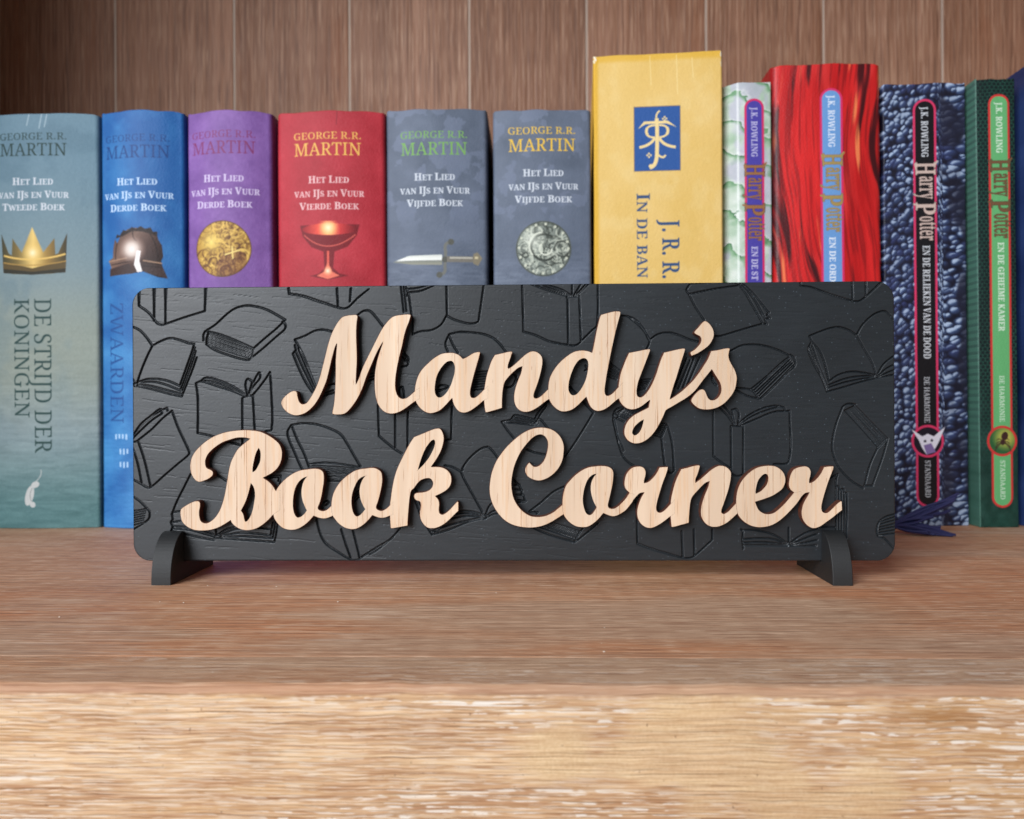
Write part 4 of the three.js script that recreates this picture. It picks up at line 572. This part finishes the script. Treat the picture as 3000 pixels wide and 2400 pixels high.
// 7 yellow: monogram
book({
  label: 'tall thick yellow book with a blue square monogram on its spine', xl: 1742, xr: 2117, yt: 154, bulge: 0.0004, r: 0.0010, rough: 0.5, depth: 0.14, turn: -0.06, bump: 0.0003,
  ground: (x, y, u, v) => { const n = fbm(x * 0.012, y * 0.006, 4), w = fbm(x * 0.03 + 6, y * 0.02, 3); let q = mix3([214, 176, 92], [226, 192, 120], clamp(0.6 + 0.9 * (n - 0.5))); q = mix3(q, [230, 204, 144], 0.3 * step(0.45, 0.8, w)); q = mix3(q, [214, 164, 40], 0.8 * (1 - step(0.02, 0.05, u)) + 0.6 * (1 - step(0.008, 0.02, v))); const d = 6 * (fbm(x * 0.3, y * 0.3, 2) - 0.5); return [q[0] + d, q[1] + d, q[2] + d]; },  // deeper jacket yellow at the edges; left strip also paints in side-face shade
  print: (c) => {
    c.fillStyle = 'rgb(40,84,150)'; c.fillRect(1861, 313, 134, 189); c.strokeStyle = 'rgb(120,104,92)'; c.lineWidth = 2; c.strokeRect(1861, 313, 134, 189);
    const ink = '#e9cf92'; c.strokeStyle = ink; c.fillStyle = ink; c.lineCap = 'butt';
    const bez = (w, ...p) => { c.lineWidth = w; c.beginPath(); c.moveTo(p[0], p[1]); for (let k = 2; k < p.length; k += 4) c.quadraticCurveTo(p[k], p[k + 1], p[k + 2], p[k + 3]); c.stroke(); };
    bez(11, 1927, 348, 1929, 400, 1927, 452, 1926, 490, 1906, 492); bez(5, 1936, 326, 1924, 334, 1926, 348); c.beginPath(); c.arc(1909, 488, 6, 0, 7); c.fill();
    path(c, [[1872, 378], [1890, 356], [1960, 356], [1986, 377], [1972, 370], [1955, 364], [1895, 364], [1884, 370]]); c.fill();
    bez(5.5, 1922, 404, 1896, 404, 1896, 385, 1897, 368, 1922, 368); bez(8, 1899, 376, 1894, 386, 1900, 396); bez(5.5, 1934, 404, 1960, 402, 1960, 385, 1958, 368, 1934, 368); bez(8, 1957, 376, 1962, 386, 1956, 396);
    bez(8, 1921, 406, 1908, 428, 1876, 432); bez(8, 1934, 406, 1946, 430, 1982, 434); bez(6, 1930, 455, 1946, 470, 1952, 456); 
    for (const [x, y] of [[1950, 350], [1904, 456]]) for (const [a, b] of [[-5, 0], [5, 0], [0, -5], [0, 5]]) { c.save(); c.translate(x + a, y + b); c.rotate(Math.PI / 4); c.fillRect(-2.6, -2.6, 5.2, 5.2); c.restore(); }
    down(c, 'In de ban', 1868, 566, 817, 38, 'rgb(50,78,118)', { caps: true, weight: 'bold' }); down(c, 'J. R. R.', 1941, 648, 822, 50, 'rgb(46,76,118)', { weight: 'bold' });
    c.strokeStyle = 'rgba(244,226,170,0.6)'; c.lineWidth = 2; for (const [x, y, l] of [[1908, 160, 90], [1985, 160, 120], [2030, 170, 60]]) { c.beginPath(); c.moveTo(x, y); c.lineTo(x + 3, y + l); c.stroke(); }
    c.fillStyle = '#e8e0cc'; seed = 5; for (let k = 0; k < 40; k++) { c.fillRect(2117 - rr(0, 6) , 154 + rr(0, 44), rr(1, 4), rr(2, 6)); c.fillRect(1742 + rr(0, 8), 154 + rr(0, 20), rr(1, 4), rr(1, 4)); }
  },
});
// panels of the four narrow books: a rounded tablet with a coloured rim
function tablet(c, x0, x1, y0, y1, fill, rim, shift = 0) {
  const f = (i) => { const r = (x1 - x0) / 2 - i, xm = (x0 + x1) / 2; c.beginPath(); c.arc(xm, y0 + (x1 - x0) / 2, r, Math.PI, 0); c.lineTo(xm + r + shift, y1 - (x1 - x0) / 2); c.arc(xm + shift, y1 - (x1 - x0) / 2, r, 0, Math.PI); c.closePath(); };
  c.fillStyle = rim; f(0); c.fill(); c.fillStyle = fill; f(6.5); c.fill();
}
function wizardType(c, xb, y0, y1, color, dark) {                 // tall pointed title lettering that reads downwards
  const m = y0 + (y1 - y0) * 0.49;
  const word = (big, rest, a, b) => { c.save(); c.shadowColor = 'transparent'; down(c, big, xb - 10, a, a + 40, 58, color, { stroke: dark, weight: 'bold' }); down(c, rest, xb, a + 42, b, 50, color, { stroke: dark, weight: 'bold' }); c.restore(); };
  word('H', 'arry', y0, m - 4); word('P', 'otter', m + 4, y1);
  c.strokeStyle = color; c.lineWidth = 5; c.beginPath(); c.moveTo(xb + 54, y0 - 3); c.lineTo(xb + 46, y0 + 10); c.moveTo(xb - 12, y0 + 4); c.lineTo(xb - 8, y0 + 24); c.moveTo(xb - 4, m + 14); c.lineTo(xb - 18, m + 10); c.stroke();
}
// 8 green and white
book({
  label: 'thin green and white paperback with a violet title tablet, beside the yellow book', xl: 2119, xr: 2263, yt: 238, bulge: 0.0004, r: 0.0008, rough: 0.32, crease: 0.32, thick: 0.0007, depth: 0.125,
  ground: (x, y, u, v) => { const wv = y * 0.011 - (x - 2190) * 0.006 + 0.9 * fbm(x * 0.012, y * 0.008, 3) + 0.5 * fbm(x * 0.04, y * 0.05, 3), t = wv - Math.floor(wv), n2 = fbm(x * 0.03 + 30, y * 0.03, 3); let q = mix3([150, 178, 152], [206, 214, 206], clamp(n2 * 1.4 - 0.2)); q = mix3(q, [178, 172, 198], 0.6 * step(0.5, 0.66, fbm(x * 0.02 + 80, y * 0.012 + 4, 3))); q = mix3(q, [96, 144, 100], 0.85 * (1 - step(0.02, 0.30, t))); q = mix3(q, [44, 92, 58], 0.8 * (1 - step(0.0, 0.09, t)) * step(0.4, 0.6, n2)); return mix3(q, [226, 228, 226], 0.5 * step(0.86, 1, t)); },
  print: (c) => {
    c.fillStyle = 'rgba(236,240,236,0.55)'; c.fillRect(2162, 236, 6, 1312);
    tablet(c, 2183, 2241, 288, 1490, 'rgb(74,66,156)', 'rgb(204,46,98)'); down(c, 'J.K. ROWLING', 2203, 315, 462, 19, 'rgb(190,186,220)', { weight: 'bold' }); wizardType(c, 2194, 480, 708, 'rgb(150,104,66)', 'rgb(70,44,60)'); down(c, 'EN DE ST', 2203, 724, 824, 18, 'rgb(196,192,222)', { weight: 'bold' });
  },
});
// 9 red flames
book({
  label: 'thick glossy red hardback streaked black and orange, with a light blue title tablet', xl: 2270, xr: 2592, yt: 187, bulge: 0.0016, r: 0.0034, rough: 0.3, lean: 0.004, depth: 0.14,
  ground: (x, y, u, v) => {
    const sk = x + 34 * Math.sin(y * 0.004 + 1) + 40 * fbm(x * 0.008, y * 0.004, 2), n = fbm(sk * 0.02, y * 0.003, 4), m = fbm(sk * 0.045 + 40, y * 0.0042 + 3, 3), hair = fbm(sk * 0.22, y * 0.012, 3);
    let q = mix3([178, 26, 28], [212, 40, 40], clamp(0.5 + 1.8 * (n - 0.5) + 0.9 * (hair - 0.5))); q = mix3(q, [226, 70, 66], 0.5 * step(0.56, 0.74, fbm(sk * 0.016 + 9, y * 0.003 + 20, 3)));
    q = mix3(q, [40, 14, 20], 0.85 * step(0.58, 0.78, m + 0.14 * (hair - 0.5))); q = mix3(q, [238, 140, 84], 0.85 * step(0.66, 0.80, fbm(sk * 0.03 + 70, y * 0.0042 + 7, 3) + 0.1 * (hair - 0.5)));
    q = mix3(q, [86, 14, 20], 0.38 * step(0.52, 0.72, fbm(sk * 0.16 + 5, y * 0.006 + 60, 3))); return q;
  },
  print: (c) => {
    tablet(c, 2406, 2473, 262, 1490, 'rgb(104,150,204)', 'rgb(206,52,104)', 3); down(c, 'J.K. ROWLING', 2430, 284, 436, 20, 'rgb(214,224,238)', { weight: 'bold' }); wizardType(c, 2423, 452, 684, 'rgb(160,138,84)', 'rgb(110,92,96)'); down(c, 'EN DE ORD', 2431, 698, 830, 19, 'rgb(222,230,240)', { weight: 'bold' });
  },
});
// 10 dark blue beads
const beadCells = (() => { const m = new Map(); return (i, j) => { const k = i * 4096 + j; if (!m.has(k)) m.set(k, [hash(i, j), hash(i + 77, j), hash(i, j + 191), hash(i + 5, j + 7)]); return m.get(k); }; })();
book({
  label: 'dark blue paperback printed with knobbly blue beads, with a black title tablet', xl: 2594, xr: 2837, yt: 243, z: -0.357, bulge: 0.0005, r: 0.0008, rough: 0.34, lean: 0.004, thick: 0.0007, depth: 0.125,
  ground: (x, y, u, v) => {
    const rightHalf = step(0.64, 0.72, u), cs = 17, X = (x + 10 * (fbm(x * 0.03, y * 0.03, 2) - 0.5)) * (1 - 0.45 * rightHalf), Y = y + 16 * (fbm(x * 0.025 + 9, y * 0.025, 2) - 0.5), gi = Math.floor(X / cs), gj = Math.floor(Y / cs); let best = 9, col = 0, lit = 0;
    for (let a = -1; a <= 1; a++) for (let b = -1; b <= 1; b++) { const h = beadCells(gi + a + 10, gj + b + 10), cx = (gi + a + h[0]) * cs, cy = (gj + b + h[1]) * cs, rr2 = cs * (0.4 + 0.5 * h[2]), dx = (X - cx) / rr2, dy = (Y - cy) / rr2, d = dx * dx + dy * dy; if (d < best) { best = d; col = h[3]; lit = clamp(0.6 - 0.55 * dx - 0.65 * dy); } }
    const k = clamp(1.3 - best), glow = fbm(x * 0.012 + 3, y * 0.01, 3), sp = step(0.62, 1.0, lit * k + 0.35 * (col - 0.4) + 0.5 * (glow - 0.5));
    let q = mix3([20, 20, 36], mix3([50, 58, 104], [88, 122, 172], clamp(col * 0.6 + glow - 0.2)), k * (0.2 + 0.8 * lit)); q = mix3(q, [186, 204, 228], 0.9 * sp);
    return mix3(q, [30, 30, 46], 0.7 * rightHalf * step(0.36, 0.56, fbm(x * 0.02, y * 0.008, 2)) + 0.25 * fbm(x * 0.02, y * 0.02, 2));
  },
  print: (c) => {
    tablet(c, 2681, 2749, 290, 1492, 'rgb(20,18,22)', 'rgb(206,54,96)', 0); const ink = 'rgb(206,210,216)';
    down(c, 'J.K. ROWLING', 2705, 314, 463, 20, ink, { weight: 'bold' }); wizardType(c, 2698, 476, 708, 'rgb(196,174,164)', 'rgb(60,40,44)'); down(c, 'EN DE RELIEKEN VAN DE DOOD', 2706, 722, 1056, 21, ink, { weight: 'bold' }); down(c, 'DE HARMONIE', 2707, 1108, 1244, 15, ink); down(c, 'STANDAARD', 2708, 1354, 1464, 15, ink);
    c.fillStyle = 'rgb(206,54,96)'; c.beginPath(); c.arc(2716, 1298, 48, 0, 7); c.fill(); c.fillStyle = 'rgb(26,22,34)'; c.beginPath(); c.arc(2716, 1298, 41, 0, 7); c.fill();
    c.fillStyle = '#d9d7e2'; path(c, [[2668, 1262], [2700, 1284], [2716, 1276], [2734, 1284], [2768, 1256], [2748, 1302], [2732, 1330], [2712, 1338], [2698, 1316], [2690, 1296]]); c.fill(); c.fillStyle = '#7d6a9c'; path(c, [[2704, 1310], [2726, 1304], [2740, 1330], [2712, 1337]]); c.fill(); c.fillStyle = '#2a2634'; c.beginPath(); c.arc(2708, 1298, 4, 0, 7); c.arc(2728, 1296, 4, 0, 7); c.fill();
  },
});
// 11 dark green scales
book({
  label: 'dark green scaly paperback with a light green title tablet, right of the beaded book', xl: 2868, xr: 2983, yt: 228, z: -0.352, bulge: 0.0004, r: 0.0006, rough: 0.36, lean: 0.005, thick: 0.0007, depth: 0.125,
  ground: (x, y, u, v) => {
    const cs = 13, row = Math.floor(y / (cs * 0.8)), ox = (row & 1) * cs / 2, cx = (Math.floor((x + ox) / cs) + 0.5) * cs - ox, cy = (row + 0.5) * cs * 0.8, d = Math.hypot((x - cx) / cs, (y - cy) / cs), n = fbm(x * 0.012, y * 0.008, 3), m = fbm(x * 0.05, y * 0.05, 3);
    let q = mix3([18, 46, 40], [26, 66, 56], clamp(0.5 + 2 * (n - 0.5))); q = mix3(q, [10, 24, 26], (1 - step(0.62, 0.95, v)) * (1 - step(0.28, 0.5, d)) * 0.8); q = mix3(q, [62, 108, 92], (1 - step(0.62, 0.95, v)) * 0.35 * step(0.44, 0.56, d)); const k = 26 * (m - 0.5) * step(0.6, 0.9, v); return [q[0] + k, q[1] + k, q[2] + k];
  },
  print: (c) => {
    tablet(c, 2903, 2966, 274, 1490, 'rgb(96,168,108)', 'rgb(196,54,52)', 0); const ink = 'rgb(206,226,206)';
    down(c, 'J.K. ROWLING', 2926, 300, 450, 19, ink, { weight: 'bold' }); wizardType(c, 2918, 466, 700, 'rgb(110,80,56)', 'rgb(54,70,48)'); down(c, 'EN DE GEHEIME KAMER', 2927, 711, 972, 19, ink, { weight: 'bold' }); down(c, 'DE HARMONIE', 2928, 1102, 1238, 14, ink); down(c, 'STANDAARD', 2928, 1350, 1466, 14, ink);
    c.fillStyle = 'rgb(196,54,52)'; c.beginPath(); c.arc(2935, 1294, 45, 0, 7); c.fill(); c.fillStyle = rad(c, 2945, 1284, 42, [[0, '#c8bc5c'], [0.5, '#8f9a46'], [1, '#2c5a34']]); c.beginPath(); c.arc(2935, 1294, 38, 0, 7); c.fill();
    c.fillStyle = '#3a2420'; c.beginPath(); c.ellipse(2942, 1280, 10, 13, 0.3, 0, 7); c.fill(); c.beginPath(); c.ellipse(2936, 1298, 7, 8, 0, 0, 7); c.fill(); c.strokeStyle = '#3a2420'; c.lineWidth = 2.4; for (const s of [-1, 1]) for (let k = 0; k < 4; k++) { c.beginPath(); c.moveTo(2937, 1296); c.quadraticCurveTo(2937 + s * (12 + 3 * k), 1282 + 10 * k, 2937 + s * (18 + 2 * k), 1300 + 11 * k - 8); c.stroke(); }
    c.fillStyle = 'rgba(120,170,150,0.5)'; c.fillRect(2868, 228, 3, 1320);
  },
});
// 12 dark blue, cut by the frame
book({
  label: 'dark blue glossy book cut off by the right edge of the photo', xl: 3018, xr: 3200, yt: 178, z: -0.35, bulge: 0.0006, r: 0.001, rough: 0.3, depth: 0.13, thick: 0.0016,
  ground: (x, y) => mix3([22, 34, 74], [60, 84, 140], fbm(x * 0.01, y * 0.006, 4)), print: () => {},
});
// ------------------------------------------------------------------ navy tassel at the foot of the dark blue book
{
  const k = at(2608, 1538, -0.336), t = thing('bookmark_tassel', 'navy thread tassel lying on the shelf in front of the dark blue beaded book', 'tassel', [k.x, 0, -0.336]);
  const mat = new THREE.MeshPhysicalMaterial({ color: new THREE.Color(0.016, 0.018, 0.085), roughness: 0.75, sheen: 0.6, sheenColor: new THREE.Color(0.1, 0.12, 0.4), sheenRoughness: 0.6 });
  const ends = [[2806, 1452, 0.004], [2796, 1462, 0.006], [2784, 1474, 0.005], [2770, 1482, 0.003], [2750, 1500, 0.004], [2778, 1498, 0.002], [2730, 1516, 0.005], [2798, 1578, 0.008], [2790, 1582, 0.010], [2776, 1574, 0.008], [2760, 1572, 0.006], [2742, 1566, 0.009], [2722, 1562, 0.010], [2752, 1548, 0.006]];
  seed = 99;
  const start = at(2600, 1540, -0.336);
  ends.forEach(([x, y, dz]) => {
    for (let s = 0; s < 4; s++) {
      const zz = -0.336 + dz, e = at(x + rr(-6, 6), y + rr(-6, 6), zz), a = new THREE.Vector3(0, start.y, 0), b = new THREE.Vector3(e.x - k.x, Math.max(0.0006, e.y), dz), m = a.clone().lerp(b, 0.5); m.y = Math.max(0.0007, m.y + rr(-0.001, 0.0016)); m.z += rr(-0.001, 0.002); m.x += rr(-0.001, 0.001);
      part('thread', new THREE.TubeGeometry(new THREE.CatmullRomCurve3([a, m, b]), 14, 0.0005, 5), mat, t);
    }
  });
  part('cord', new THREE.TubeGeometry(new THREE.CatmullRomCurve3([new THREE.Vector3(0.001, start.y, 0), new THREE.Vector3(-0.006, start.y * 0.8, 0.002), new THREE.Vector3(-0.014, 0.0012, 0.004), new THREE.Vector3(-0.03, 0.0012, 0.002)]), 20, 0.0012, 8), mat, t);
  const kn = new THREE.SphereGeometry(0.0022, 14, 10); kn.scale(1.4, 1, 1); kn.translate(0, start.y, 0); part('knot', kn, mat, t);
}

scene.traverse((o) => { if (o.isLight) o.castShadow = false; });
renderer.render(scene, camera);
